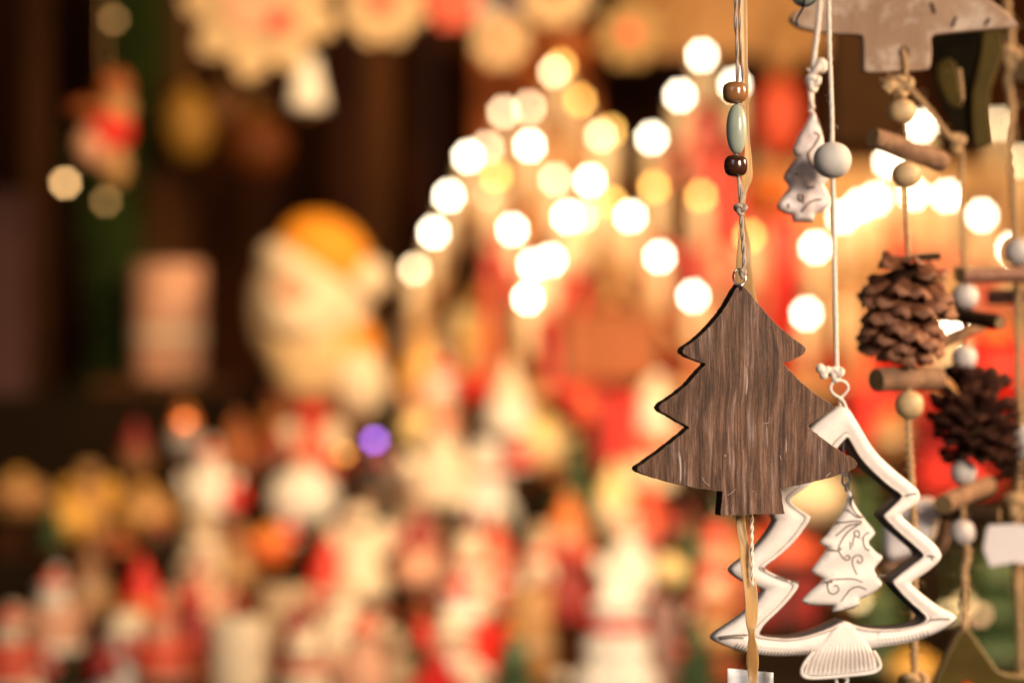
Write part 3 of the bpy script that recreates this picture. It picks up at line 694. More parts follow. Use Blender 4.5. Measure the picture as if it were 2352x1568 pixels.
def snowman(r, W, H, c):
    body, trim, hat, face = c
    part(r, 'body', [(0, 0), (.34, .02), (.49, .16), (.46, .32), (.33, .42), (.36, .50), (.35, .58), (.22, .66), (.27, .72), (.26, .80), (.16, .87), (0, .89)], W, H, body)
    part(r, 'scarf', [(.22, .61), (.33, .63), (.33, .68), (.22, .70)], W, H, trim)
    h = part(r, 'hat', [(.31, .82), (.31, .84), (.19, .845), (.18, .98), (0, 1)], W, H, hat)
    part(r, 'nose', [(0, 0), (.045, 0), (0, .08)], W, H, OR, oy=-.22, oz=.76, tilt=90)
    for z in (.25, .36, .54): part(r, 'button', sph(.03, z, .012), W, H, EYE, oy=-.36)
def gnome(r, W, H, c):
    body, trim, hat, face = c
    part(r, 'body', [(0, 0), (.42, 0), (.50, .14), (.44, .34), (.30, .44), (0, .46)], W, H, body)
    part(r, 'beard', [(0, .08), (.16, .16), (.30, .34), (.26, .46), (0, .48)], W, H, trim, oy=-.20, sy=.6)
    part(r, 'nose', sph(.10, .44, .045), W, H, face, oy=-.30)
    part(r, 'hat', [(.40, .42), (.38, .48), (.26, .66), (.13, .84), (.04, .97), (0, 1)], W, H, hat)
def angel(r, W, H, c):
    body, trim, hat, face = c
    part(r, 'gown', [(0, 0), (.48, 0), (.42, .16), (.28, .42), (.16, .62), (.12, .68), (0, .70)], W, H, body)
    part(r, 'head', sph(.17, .80, .10), W, H, face)
    part(r, 'hair', [(.19, .76), (.20, .84), (.14, .92), (0, .94)], W, H, hat)
    for s in (-1, 1): part(r, 'wing', sph(.22, .0, .20), W, H, trim, ox=.30*s, oy=.16, oz=.56, sy=.2, tilt=28*s)
def candle(r, W, H, c):
    body, trim, hat, face = c
    part(r, 'wax', [(0, 0), (.48, 0), (.50, .02), (.50, .88), (.46, .91), (.30, .89), (0, .88)], W, H, body)
    part(r, 'wax_band', [(.50, .30), (.515, .31), (.515, .38), (.50, .39)], W, H, trim)
    part(r, 'wick', [(0, .86), (.03, .87), (.03, .97), (0, 1)], W, H, EYE)
def bauble(r, W, H, c):
    body, trim, hat, face = c
    b = part(r, 'ball', sph(.5, .46, .46), W, H, body, sy=1)
    part(r, 'band', [(.498, .42), (.51, .44), (.51, .49), (.498, .51)], W, H, trim, sy=1)
    part(r, 'cap', [(.12, .89), (.12, .98), (.05, 1), (0, 1)], W, H, hat, sy=1)
def firtree(r, W, H, c):
    body, trim, hat, face = c
    part(r, 'trunk', [(0, 0), (.12, 0), (.10, .2), (0, .2)], W, H, BR)
    part(r, 'crown', [(0, .12), (.50, .14), (.46, .18), (.26, .42), (.38, .42), (.34, .46), (.18, .66), (.27, .66), (.23, .70), (.05, .95), (0, .96)], W, H, body)
    part(r, 'tip_ball', sph(.08, .97, .04), W, H, trim)
def house(r, W, H, c):
    body, trim, hat, face = c; b = origin(r)
    bm = bmesh.new(); box(bm, b+Vector((0, 0, H*.31)), W*.9, W*.7, H*.62); bevel(obj('wall', bm, body, r, smooth=False), W*.01)
    bm = bmesh.new(); y = W*.42; v = [bm.verts.new(b+Vector(p)) for p in [(-W*.53, -y, H*.56), (W*.53, -y, H*.56), (0, -y, H), (-W*.53, y, H*.56), (W*.53, y, H*.56), (0, y, H)]]
    for f in ((0, 1, 2), (5, 4, 3), (0, 3, 4, 1), (1, 4, 5, 2), (2, 5, 3, 0)): bm.faces.new([v[i] for i in f])
    rf = obj('roof', bm, hat, r, smooth=False)
    bm = bmesh.new(); box(bm, b+Vector((W*.25, 0, H*.88)), W*.12, W*.12, H*.2); obj('chimney', bm, body, rf, smooth=False)
    for s in (-1, 1):
        bm = bmesh.new(); box(bm, b+Vector((W*.24*s, -W*.355, H*.38)), W*.2, W*.03, H*.2); obj('window', bm, trim, r, smooth=False)
    bm = bmesh.new(); box(bm, b+Vector((0, -W*.355, H*.15)), W*.2, W*.03, H*.28); obj('door', bm, BR, r, smooth=False)
def gift(r, W, H, c):
    body, trim, hat, face = c; b = origin(r)
    bm = bmesh.new(); box(bm, b+Vector((0, 0, H*.36)), W*.92, W*.8, H*.72); bevel(obj('box', bm, body, r, smooth=False), W*.02)
    bm = bmesh.new(); box(bm, b+Vector((0, 0, H*.78)), W*.98, W*.86, H*.14); bevel(obj('lid', bm, hat, r, smooth=False), W*.02)
    bm = bmesh.new(); box(bm, b+Vector((0, 0, H*.43)), W*.16, W*.88, H*.86+.001); obj('ribbon', bm, trim, r, smooth=False)
    bm = bmesh.new()
    for s in (-1, 1): ball(bm, b+Vector((s*W*.12, 0, H*.93)), W*.12, sz=.6, n=8, seg=12)
    obj('bow', bm, trim, r)
def mushroom(r, W, H, c):
    body, trim, hat, face = c
    part(r, 'stem', [(0, 0), (.24, 0), (.20, .2), (.15, .55), (0, .58)], W, H, body)
    part(r, 'cap', [(0, .50), (.48, .50), (.50, .56), (.42, .80), (.22, .96), (0, 1)], W, H, hat)
def mug(r, W, H, c):
    body, trim, hat, face = c; b = origin(r)
    part(r, 'cup', [(0, 0), (.36, 0), (.40, .06), (.40, .55), (.48, .66), (.50, .96), (.48, 1), (.44, .97), (.42, .7), (0, .68)], W, H, body, seg=24)
    part(r, 'rim', [(.49, .97), (.51, .985), (.49, 1.01), (.46, 1.0)], W, H, trim, seg=24)
    bm = bmesh.new(); tube(bm, catmull([b+Vector((-W*.36, 0, H*.5)), b+Vector((-W*.56, 0, H*.46)), b+Vector((-W*.58, 0, H*.22)), b+Vector((-W*.37, 0, H*.14))], 6), W*.05, 8); obj('handle', bm, body, r)
def lantern(r, W, H, c):
    body, trim, hat, face = c; b = origin(r)
    bm = bmesh.new(); box(bm, b+Vector((0, 0, H*.04)), W*.9, W*.9, H*.08); obj('base', bm, trim, r, smooth=False)
    for sx in (-1, 1):
        for s2 in (-1, 1):
            bm = bmesh.new(); box(bm, b+Vector((sx*W*.38, s2*W*.38, H*.38)), W*.08, W*.08, H*.62); obj('post', bm, trim, r, smooth=False)
    part(r, 'inner_candle', [(0, .08), (.2, .08), (.2, .45), (0, .46)], W, H, body)
    part(r, 'roof', [(0, .68), (.62, .68), (.60, .72), (.18, .92), (.06, 1), (0, 1)], W, H, hat, seg=4)
KINDS = dict(santa=santa, snowman=snowman, gnome=gnome, angel=angel, candle=candle, bauble=bauble, fir=firtree, house=house, gift=gift, mushroom=mushroom, mug=mug, lantern=lantern)
INFO = dict(santa=('santa_figurine', 'figurine'), snowman=('snowman_figurine', 'figurine'), gnome=('gnome_figurine', 'figurine'), angel=('angel_figurine', 'figurine'), candle=('pillar_candle', 'candle'), bauble=('glass_bauble', 'bauble'), fir=('toy_fir_tree', 'figurine'),
            house=('toy_house', 'figurine'), gift=('gift_box', 'box'), mushroom=('toy_mushroom', 'figurine'), mug=('ceramic_mug', 'mug'), lantern=('lantern', 'lantern'))
# stepped stand
M_plinth = mat('dark brown block', (.05, .018, .006), .9, spec=.1)
TIER = {1: (2.00, 1700), 2: (2.15, 1560), 3: (2.30, 1420), 4: (2.45, 1280), 5: (2.60, 1120), 6: (2.80, 905)}
def tz(k): d, y = TIER[k]; return P(0, y, d).z
M_cloth = mat('dark green brown stall cloth', (.014, .008, .004), .95, spec=.08, scale=25)
st = empty('display_stand', Vector((0, 2.4, tz(1)-.5)), 'dark cloth covered stepped stand that carries all the blurred figurines', 'display stand')
ks = sorted(TIER)
for i, k in enumerate(ks):
    d = TIER[k][0]; z = tz(k); f = d-.075; b = (TIER[ks[i+1]][0]-.075) if i+1 < len(ks) else 3.3
    bm = bmesh.new(); box(bm, Vector((0, (f+b)/2, z-.35)), 2.4+.002*k, b-f, .70); o = obj('step', bm, M_cloth, st, smooth=False); bevel(o, .004)

def item(kind, x, ytop, w, tier, cols, label, dd=0, base=None, group='blurred figurines on the stepped stand'):
    d = TIER[tier][0]+dd
    z = tz(tier) if base is None else P(x, base, d).z
    loc = P(x, 0, d); loc.z = z; H = P(x, ytop, d).z-z; W = w*K*d
    nm, cat = INFO[kind]
    lim = {'candle': 9, 'gift': 9, 'bauble': 1.12, 'fir': 1.7, 'house': 1.4}.get(kind, 1.5)
    foot = loc.copy()
    if base is None and H > lim*W*1.1: loc.z += H-lim*W; H = lim*W
    elif base is not None: foot.z = min(foot.z, tz(tier)) if loc.z > tz(tier) else foot.z
    r = empty(nm, loc, label, cat, group)
    KINDS[kind](r, W, H, cols)
    if loc.z-foot.z > .004:          # added riser lifts it; its dark colour stands in for shade between neighbours
        bm = bmesh.new(); h = loc.z-foot.z; box(bm, Vector((loc.x, loc.y, foot.z+h/2-.0005)), W*.62, W*.5, h-.001); obj('plinth', bm, M_plinth, r, smooth=False)
    return r
c = (RD, WH, RD, PK)
items = [
 # front rows, left to right
 ('santa', 20, 1385, 130, 1, (SL, CR, SL, PK), 'salmon red santa figurine at the bottom left corner'),
 ('snowman', 62, 1500, 120, 1, (CR, RD, BR, PK), 'short cream snowman with red scarf, beside the corner santa'),
 ('santa', 124, 1300, 130, 2, (PK, WH, SL, PK), 'pink robed santa figurine above the bottom left corner'),
 ('mushroom', 234, 1490, 90, 1, (WH, WH, DR, PK), 'dark red capped toy mushroom low at the left'),
 ('snowman', 292, 1400, 200, 1, (WH, SL, CR, PK), 'broad white snowman in the left part of the bottom row', .05),
 ('gnome', 205, 1235, 120, 2, (TN, BG, BR, PK), 'tan gnome figurine with pointed brown hat at the left', .05),
 ('gnome', 325, 1270, 130, 2, (OR, OR, RD, OR), 'glowing orange gnome with red hat above the broad white snowman'),
 ('santa', 372, 1380, 120, 1, (SL, PK, SL, PK), 'pale salmon santa beside the broad white snowman', .03),
 ('santa', 440, 1340, 110, 2, (DR, DR, RD, PK), 'dark red santa left of the tall cream candle'),
 ('candle', 545, 1390, 125, 1, (CR, BG, CR, CR), 'tall cream pillar candle in the bottom row'),
 ('snowman', 465, 1160, 130, 3, (CR, BG, BG, PK), 'slim cream snowman with tan scarf, left of the orange red bauble'),
 ('santa', 460, 1255, 130, 2, (PK, PK, MV, PK), 'dusky pink santa standing before the slim cream snowman', .05),
 ('bauble', 619, 1200, 100, 3, (OR, RD, GD, RD), 'orange red bauble among the figurines left of the middle', 0, 1310),
 ('candle', 655, 1325, 130, 2, (BG, CR, CR, CR), 'beige pillar candle behind the dark maroon gnome', .04),
 ('gnome', 685, 1370, 130, 1, (DR, DK, DR, BR), 'dark maroon gnome in the lower left middle', .05),
 ('snowman', 702, 1445, 160, 1, (CR, SL, CR, PK), 'cream snowman in front of the dark maroon gnome'),
 ('bauble', 697, 1060, 165, 4, (WH, WH, CR, WH), 'large bright white bauble below the big gold hatted santa', 0, 1225),
 ('santa', 790, 1310, 150, 2, (CR, CR, BG, PK), 'tall cream robed santa left of the middle'),
 ('gnome', 752, 1225, 110, 3, (SL, RD, RD, PK), 'salmon gnome with red hat beside the cream robed santa'),
 ('santa', 835, 1400, 140, 1, (PK, PK, SL, PK), 'rosy pink santa in the bottom row before the middle'),
 ('angel', 825, 1145, 150, 3, (CR, CR, CR, PK), 'cream angel with pale wings below the violet light'),
 ('snowman', 905, 1440, 110, 1, (BG, BR, BG, PK), 'beige snowman left of the red roofed toy house'),
 ('snowman', 965, 1050, 150, 4, (BG, DR, WH, PK), 'beige snowman with dark red scarf left of the tall white snowman'),
 ('gnome', 965, 1155, 130, 3, (PK, PK, DR, PK), 'pink gnome with dark red hat before the beige snowman'),
 ('snowman', 1080, 1225, 150, 3, (CR, SL, CR, WH), 'round cream snowman right above the bright red santa', -.04),
 ('santa', 1060, 1310, 170, 2, (RD, WH, RD, PK), 'bright red coated santa in the middle of the lower rows'),
 ('snowman', 1040, 1405, 170, 1, (CR, PK, CR, WH), 'wide cream snowman standing before the bright red santa'),
 ('house', 1002, 1496, 150, 1, (WH, YL, RD, WH), 'white toy house with a bright red roof at the bottom middle', -.05),
 ('fir', 1180, 1440, 170, 1, (GR, GD, GR, GR), 'dark green toy fir tree at the bottom middle', -.02),
 ('snowman', 1117, 1010, 150, 4, (WH, SL, WH, WH), 'tall white snowman in the middle of the upper rows'),
 ('santa', 1012, 815, 130, 5, (PK, WH, RD, PK), 'pink faced santa figurine left of the white hatted gnome', .03),
 ('bauble', 1075, 782, 80, 5, (TN, TN, GD, TN), 'tan round bauble above the pink faced santa', .03, 872),
 ('bauble', 1080, 850, 66, 5, (RD, RD, GD, RD), 'small red bauble squeezed below the tan round bauble', .0, 925),
 ('santa', 1015, 935, 150, 4, (CR, CR, SL, PK), 'cream santa with salmon hat below the pink faced santa'),
 ('bauble', 957, 935, 90, 4, (YL, YL, GD, YL), 'yellow bauble left of the cream santa with salmon hat', .05, 1040),
 ('gnome', 1169, 820, 120, 5, (WH, WH, CR, PK), 'white gnome with tall pale hat above the tall white snowman'),
 ('bauble', 1247, 945, 160, 5, (YL, CR, GD, YL), 'big pale yellow bauble left of the red gift box', 0, 1095),
 ('fir', 1318, 1000, 110, 4, (GR, YL, GR, GR), 'small green toy fir tree right of the big yellow bauble'),
 ('gift', 1388, 880, 165, 5, (RD, DR, RD, RD), 'bright red gift box behind the small green fir tree', 0, 1075),
 ('bauble', 1343, 905, 76, 5, (SL, SL, GD, SL), 'salmon bauble in front of the red gift box', -.06, 982),
 ('gnome', 1304, 1120, 120, 3, (SL, BG, OR, PK), 'gnome with an orange red hat below the big yellow bauble'),
 ('snowman', 1245, 1200, 140, 3, (CR, RD, BG, PK), 'cream snowman with red scarf between two red figures'),
 ('gnome', 1138, 1185, 110, 3, (SL, PK, SL, PK), 'rosy gnome under the tall white snowman', .03),
 ('santa', 1304, 1255, 115, 2, (DR, DR, DR, PK), 'tall dark red santa in the lower middle'),
 ('candle', 1225, 1330, 120, 2, (TN, BG, TN, TN), 'tan pillar candle left of the tall dark red santa'),
 ('gnome', 1408, 1055, 120, 4, (BG, CR, YL, PK), 'beige gnome with yellowish hat left of the wooden tree tip'),
 ('santa', 1486, 1125, 150, 4, (SL, SL, SL, PK), 'salmon red santa right under the tip of the wooden tree'),
 ('santa', 1443, 1185, 130, 3, (WH, WH, PK, PK), 'white robed santa with pink hat below the wooden tree'),
 ('snowman', 1418, 1330, 215, 1, (WH, RD, WH, WH), 'large white snowman with red scarf at the bottom right middle', .02),
 ('candle', 1523, 1350, 66, 1, (MV, MV, MV, MV), 'slim mauve pillar candle right of the large white snowman', .02),
 ('bauble', 1538, 1270, 84, 2, (YL, YL, GD, YL), 'small pale yellow bauble on the slim mauve candle', 0, 1352),
 ('fir', 1590, 1190, 110, 3, (GR, GR, GR, GR), 'dark green toy fir tree left of the red robed santa by the ribbon'),
 ('santa', 1645, 1190, 140, 3, (RD, PK, RD, PK), 'red robed santa left of the golden ribbon tail'),
 ('snowman', 1640, 1330, 120, 2, (TN, SL, CR, PK), 'tan snowman below the red robed santa'),
 ('fir', 1600, 1420, 120, 1, (GR, BR, GR, GR), 'small dark fir tree at the bottom beside the pale tag', -.03),
 ('santa', 1500, 860, 170, 5, (PK, WH, CR, PK), 'large pale pink santa left of the upper wooden tree'),
 ('house', 1490, 990, 120, 5, (CR, YL, SL, WH), 'cream toy house left of the middle branches of the wooden tree', -.05, 1120),
 # left rear
 ('candle', 385, 578, 168, 6, (PK, CR, CR, CR), 'thick pale peach pillar candle on the shelf left of the big santa', 0, 872),
 ('gnome', 424, 918, 80, 5, (GY, GY, OR, OR), 'grey gnome with glowing orange cap left of the big santa', 0),
 ('gnome', 312, 960, 85, 5, (BR, BR, DR, BR), 'dim brown gnome with dark red cap in the left dark area', .02),
 ('santa', 482, 1010, 110, 4, (WH, WH, SL, PK), 'white bearded santa below the orange capped gnome'),
 ('mushroom', 527, 1095, 90, 4, (DR, DR, RD, RD), 'red capped mushroom right of the white bearded santa', 0),
 ('angel', 203, 1050, 130, 4, (TN, GD, TN, TN), 'tan angel with gold wings in the left middle', 0),
 ('bauble', 333, 1110, 150, 4, (TN, GD, GD, TN), 'large golden tan bauble at the left', 0, 1245),
 ('bauble', 160, 1135, 130, 4, (GD, GD, GD, GD), 'dim gold bauble left of the golden tan bauble', -.02, 1250),
 ('bauble', 40, 1080, 150, 4, (TN, OB, GD, TN), 'dusky tan bauble at the left edge', 0, 1200),
 ('gnome', 545, 940, 100, 5, (OB, OB, OB, OR), 'brown orange gnome below the big santa', 0),
 ('fir', 620, 950, 130, 5, (OB, GD, OB, OB), 'copper coloured toy tree right of the brown orange gnome', 0),
 ('angel', 715, 915, 150, 5, (SL, CR, RD, OR), 'small red haired angel standing under the beard of the big santa', -.03),
 ('gnome', 862, 1040, 110, 4, (DK, BR, DK, BR), 'black gnome with dark hat left of the beige snowman', .02),
 ('snowman', 545, 1190, 110, 3, (TN, DR, BR, TN), 'tan snowman with dark red scarf left of the orange red bauble', 0),
 # mid right behind ornaments
 ('gift', 1400, 695, 235, 6, (OB, OB, OB, OB), 'orange brown wooden box below the candle arches', -.12, 872),
 ('angel', 1120, 640, 150, 6, (GD, YL, GD, GD), 'golden angel below the left candle arch', -.08, 890),
 ('angel', 965, 690, 130, 6, (GD, BG, GD, TN), 'dim gold angel under the leftmost lights', -.05, 900),
 ('candle', 1290, 700, 90, 6, (PK, CR, CR, CR), 'pinkish pillar candle left of the orange brown box', -.10, 900),
 ('santa', 1700, 1210, 150, 3, (OB, TN, OB, OB), 'brown orange santa seen inside the left bar of the metal tree'),
 ('santa', 1800, 1190, 200, 4, (SL, SL, SL, PK), 'salmon santa behind the small white tree in the metal frame'),
 ('gift', 1800, 1300, 150, 3, (DR, DK, DR, DR), 'dark red gift box behind the lower half of the metal tree', -.02),
 ('bauble', 1850, 1060, 190, 4, (CR, CR, GD, CR), 'large cream bauble behind the lower edge of the wooden tree', 0, 1215),
 ('fir', 1985, 1090, 130, 4, (GR, GR, GR, GR), 'dark green toy fir inside the right side of the metal tree'),
 ('fir', 2020, 1330, 200, 2, (GR, GR, GR, GR), 'large dark green toy fir at the bottom of the metal tree'),
 ('fir', 2290, 1220, 230, 2, (GR, GR, GR, GR), 'dark green toy fir at the lower right edge', 0),
 ('gnome', 1960, 1230, 110, 3, (TN, YL, BR, PK), 'tan gnome behind the small white tree', 0),
 ('bauble', 2050, 940, 100, 5, (TN, CR, GD, TN), 'tan bauble behind the natural bead strand', 0, 1060),
 ('gift', 2070, 850, 260, 5, (RD, DR, RD, RD), 'big red gift box behind the twine garland with the brown cone', .08, 1060),
 ('gift', 2190, 900, 190, 5, (RD, RD, RD, RD), 'tall red box directly behind the dark pine cone', 0, 1290),
 ('bauble', 2290, 745, 250, 5, (RD, RD, GD, RD), 'large red bauble between the right hand twine strands', 0, 960),
 ('bauble', 1960, 760, 200, 6, (RD, RD, GD, RD), 'bright red bauble right of the upper wooden tree', 0, 905),
 ('santa', 2160, 770, 110, 6, (PK, WH, CR, PK), 'pale pink santa between the two pine cones', 0, 930),
 ('candle', 2330, 1290, 80, 3, (BG, BR, BG, BG), 'beige candle behind the thick twine at the right edge'),
 ('bauble', 2100, 1490, 130, 1, (GD, YL, GD, GD), 'gold bauble at the bottom beside the olive wooden ornament', 0, 1590),
]
for it in items:
    kind, x, yt, w, tier, cols, lab = it[:7]; dd = it[7] if len(it) > 7 else 0; base = it[8] if len(it) > 8 else None
    item(kind, x, yt, w, tier, cols, lab, dd, base)

# little pieces standing between the larger figurines, alike within each kind
SMALL = [('santa', (RD, WH, RD, PK), 'tiny red santa figurine standing between larger figurines', 34, 78), ('snowman', (CR, RD, DK, PK), 'tiny cream snowman with black hat between larger figurines', 34, 70), ('mushroom', (WH, WH, RD, WH), 'tiny red capped toy mushroom between larger figurines', 36, 44),
         ('bauble', (DR, GD, GD, DR), 'tiny dark red bauble lying between larger figurines', 40, 40), ('bauble', (WH, GD, GD, WH), 'tiny white bauble lying between larger figurines', 42, 42), ('fir', (GR, WH, GR, GR), 'tiny dark green toy fir between larger figurines', 40, 80), ('gnome', (DK, BR, DR, BR), 'tiny dark gnome with maroon hat between larger figurines', 38, 76), ('gnome', (TN, CR, OR, PK), 'tiny tan gnome with orange hat between larger figurines', 38, 76)]
rs = random.Random(21)
for tier, n, x0, x1 in ((1, 22, -10, 1620), (2, 24, 0, 1680), (3, 22, 130, 1700), (4, 22, 100, 1700), (5, 16, 560, 1640)):
    d = TIER[tier][0]-.052; ybase = 784-(tz(tier)-CZ)/(K*d)
    for i in range(n):
        k = rs.choice([0, 0, 1, 2, 3, 3, 4, 5, 5, 6, 6, 6]); kind, cols, lab, w, h = SMALL[k]; sc_ = rs.uniform(1.0, 1.9)
        item(kind, x0+(x1-x0)*(i+rs.uniform(.2, .8))/n, ybase-h*sc_, w*sc_, tier, cols, lab, -.052, group='tiny pieces between the figurines')
# the big santa with the gold cap
dS = 2.62
b = P(735, 1010, dS)
tb = empty('large_santa_figure', b, 'large santa figure with golden orange cap and long cream beard left of the lights', 'figurine')
def blob(name, x, y, rx, rz, m, par, dy=0, tilt=0, sy=.8):
    bm = bmesh.new(); s = K*dS
    lathe(bm, sph(rx*s, 0, rz*s, 14), P(x, y, dS)+Vector((0, dy, 0)), 28, sy=sy, rot=Matrix.Rotation(R(tilt), 3, 'Y')); return obj(name, bm, m, par)
hd = blob('head', 705, 690, 112, 125, CR, tb, 0)
fc = blob('face', 690, 672, 62, 50, PK, hd, -.022, tilt=10)
blob('nose', 690, 690, 20, 18, OR, fc, -.035)
blob('beard', 705, 780, 98, 165, mat('golden cream wool', (.78, .56, .30), .8, var=.25, scale=30), hd, .004, tilt=-6)
blob('moustache', 690, 735, 70, 46, CR, hd, -.022, tilt=10)
blob('hair', 640, 700, 68, 130, BG, hd, .010, tilt=4)
blob('side_hair', 780, 690, 66, 105, CR, hd, .006, tilt=-6)
cap = blob('cap', 745, 578, 108, 84, mat('golden orange felt', (.80, .30, .012), .7), tb, .0, tilt=26)
blob('cap_brim', 705, 625, 120, 62, CR, cap, .004, tilt=26)
blob('pompom', 848, 640, 48, 48, CR, cap, -.01)
blob('robe', 800, 830, 80, 150, mat('gold robe', (.76, .26, .015), .6), tb, .012, tilt=-14)
blob('sleeve', 830, 880, 62, 80, CR, tb, -.012, tilt=-10)
blob('skirt', 720, 960, 130, 110, mat('brown robe', (.16, .04, .01), .8), tb, .02)

# hanging ornaments at the top
def hang(name, lab, cat, x, y, d):
    r = empty(name, P(x, y, d), lab, cat, 'blurred ornaments hanging at the top'); 
    bm = bmesh.new(); tube(bm, [P(x, y-30, d), P(x, y-420, d)], .0012, 6); obj('string', bm, M_jute, r); return r
def disc(r, name, x, y, d, rad, m, lobes=0, amp=.1, th=.01, dy=0, inner=0):
    s = K*d; bm = bmesh.new(); n = 96; c = P(x, y, d)+Vector((0, dy, 0)); F = []; B = []
    for i in range(n):
        a = 2*math.pi*i/n; rr = rad*s*(1+amp*abs(math.sin(lobes*a/2)) if lobes else 1)
        F.append(bm.verts.new(c+Vector((rr*math.cos(a), -th/2, rr*math.sin(a))))); B.append(bm.verts.new(c+Vector((rr*math.cos(a), th/2, rr*math.sin(a)))))
    bm.faces.new(F); bm.faces.new(B[::-1])
    for i in range(n): j = (i+1) % n; bm.faces.new((F[i], B[i], B[j], F[j]))
    return obj(name, bm, m, r, smooth=False)
LD = mat('dim gold lace', (.30, .19, .07), .8, var=.15, scale=25)
LC = mat('aged cream lace', (.58, .42, .24), .8, var=.15, scale=25)
r = hang('scalloped_lace_disc', 'big cream scalloped disc with a small red centre hanging at the top left', 'ornament', 600, 20, 2.45)
disc(r, 'lace', 600, 5, 2.45, 128, LC, 9, .42); disc(r, 'centre', 648, 50, 2.45, 26, RD, 0, dy=-.014); disc(r, 'inner_ring', 585, 10, 2.45, 60, PK, 8, .2, dy=-.009)
r = hang('white_ribbon_bell', 'white bell hanging just below the right rim of the big scalloped disc', 'bell', 707, 190, 2.45)
part(r, 'bell', [(0, -.5), (.5, -.5), (.46, -.3), (.32, .1), (.26, .4), (.12, .5), (0, .5)], 90*K*2.45, 120*K*2.45, WH)
part(r, 'clapper', sph(.12, -.55, .08), 90*K*2.45, 120*K*2.45, GD)
for x, y, rad, cc, lab in [(880, 5, 80, CR, 'cream scalloped disc right of the big one at the top'), (1150, 92, 52, CR, 'peach cream disc below the blue ornament at the top middle'), (1275, -25, 70, CR, 'cream disc right of the blue ornament at the top middle'), (1445, 80, 60, LD, 'dim yellowish disc at the top left of the hanging cords'), (1040, 5, 50, SL, 'orange red disc between the cream ones at the top')]:
    r = hang('scalloped_lace_disc', lab, 'ornament', x, y, 2.5); disc(r, 'lace', x, y, 2.5, rad, LC if cc is CR else cc, 8, .28); disc(r, 'centre', x, y, 2.5, rad*.35, SL, 0, dy=-.01)
for x, y, w, h, cc, lab in [(1165, 8, 70, 50, BL, 'deep blue bauble at the top middle'), (1100, 15, 70, 80, WH, 'white bauble left of the deep blue one at the top'), (430, 290, 120, 160, GD, 'dim gold bauble in the upper left darkness'), (590, 335, 150, 150, OB, 'dim orange brown bauble in the upper left darkness'), (515, 250, 90, 90, BR, 'dim brown bauble between the gold and the orange brown ones'), (1290, 110, 160, 120, OB, 'orange brown bauble behind the top of the left candle arch'),
                            (1530, 40, 120, 120, TN, 'tan bauble at the top above the lights'), (1800, 110, 130, 120, TN, 'tan bauble right of the beaded cord'), (1790, 270, 110, 190, SL, 'dusky salmon bauble left of the small ceramic tree'), (1770, 440, 110, 100, OR, 'orange bauble below the dark brown bead')]:
    d = 2.98; r = hang('glass_bauble', lab, 'bauble', x, y, d)
    part(r, 'ball', sph(.5, 0, .5, 14), w*K*d, h*K*d, cc, sy=1, seg=24); part(r, 'cap', [(.1, .5), (.1, .58), (0, .6)], w*K*d, h*K*d, GD)
r = hang('hanging_santa', 'small santa ornament with orange hat and red coat hanging in front of the green garland', 'ornament', 240, 270, 2.4); s = K*2.4
for nm, x, y, rx, rz, m in [('hat', 265, 205, 38, 45, OB), ('face', 268, 250, 40, 38, TN), ('coat', 255, 300, 50, 50, RD), ('bag', 215, 335, 42, 48, PK), ('legs', 265, 380, 30, 50, TN), ('arm', 195, 250, 40, 20, OB)]:
    bm = bmesh.new(); lathe(bm, sph(rx*s, 0, rz*s, 12), P(x, y, 2.4)+Vector((0, 0, 0)), 18, sy=.7); obj(nm, bm, m, r)

# fir garland hanging down at the left
bm = bmesh.new(); rnd = random.Random(3)
tube(bm, catmull([P(300, -120, 2.9), P(285, 300, 2.9), P(270, 600, 2.9), P(240, 900, 2.9)], 8), .004, 6)
for _ in range(5200):
    t = rnd.random(); y = -80+1000*t; x = 296-60*t*t+26*math.sin(t*9)+rnd.gauss(0, 26); p = P(x, y, 2.9+rnd.gauss(0, .03))
    v = Vector((rnd.gauss(0, 1), rnd.gauss(0, .6), rnd.gauss(-.2, 1))).normalized()*.022; q = v.cross(Vector((0, 1, 0))).normalized()*.0016
    a = [bm.verts.new(p-q), bm.verts.new(p+q), bm.verts.new(p+v)]; bm.faces.new(a)
o = obj('fir_garland', bm, mat('fir needles', (.040, .070, .010), .7, var=.3, spec=.15), None, P(290, 400, 2.9)); tag(o, 'dark green fir garland hanging down in the left part of the stall', 'garland')

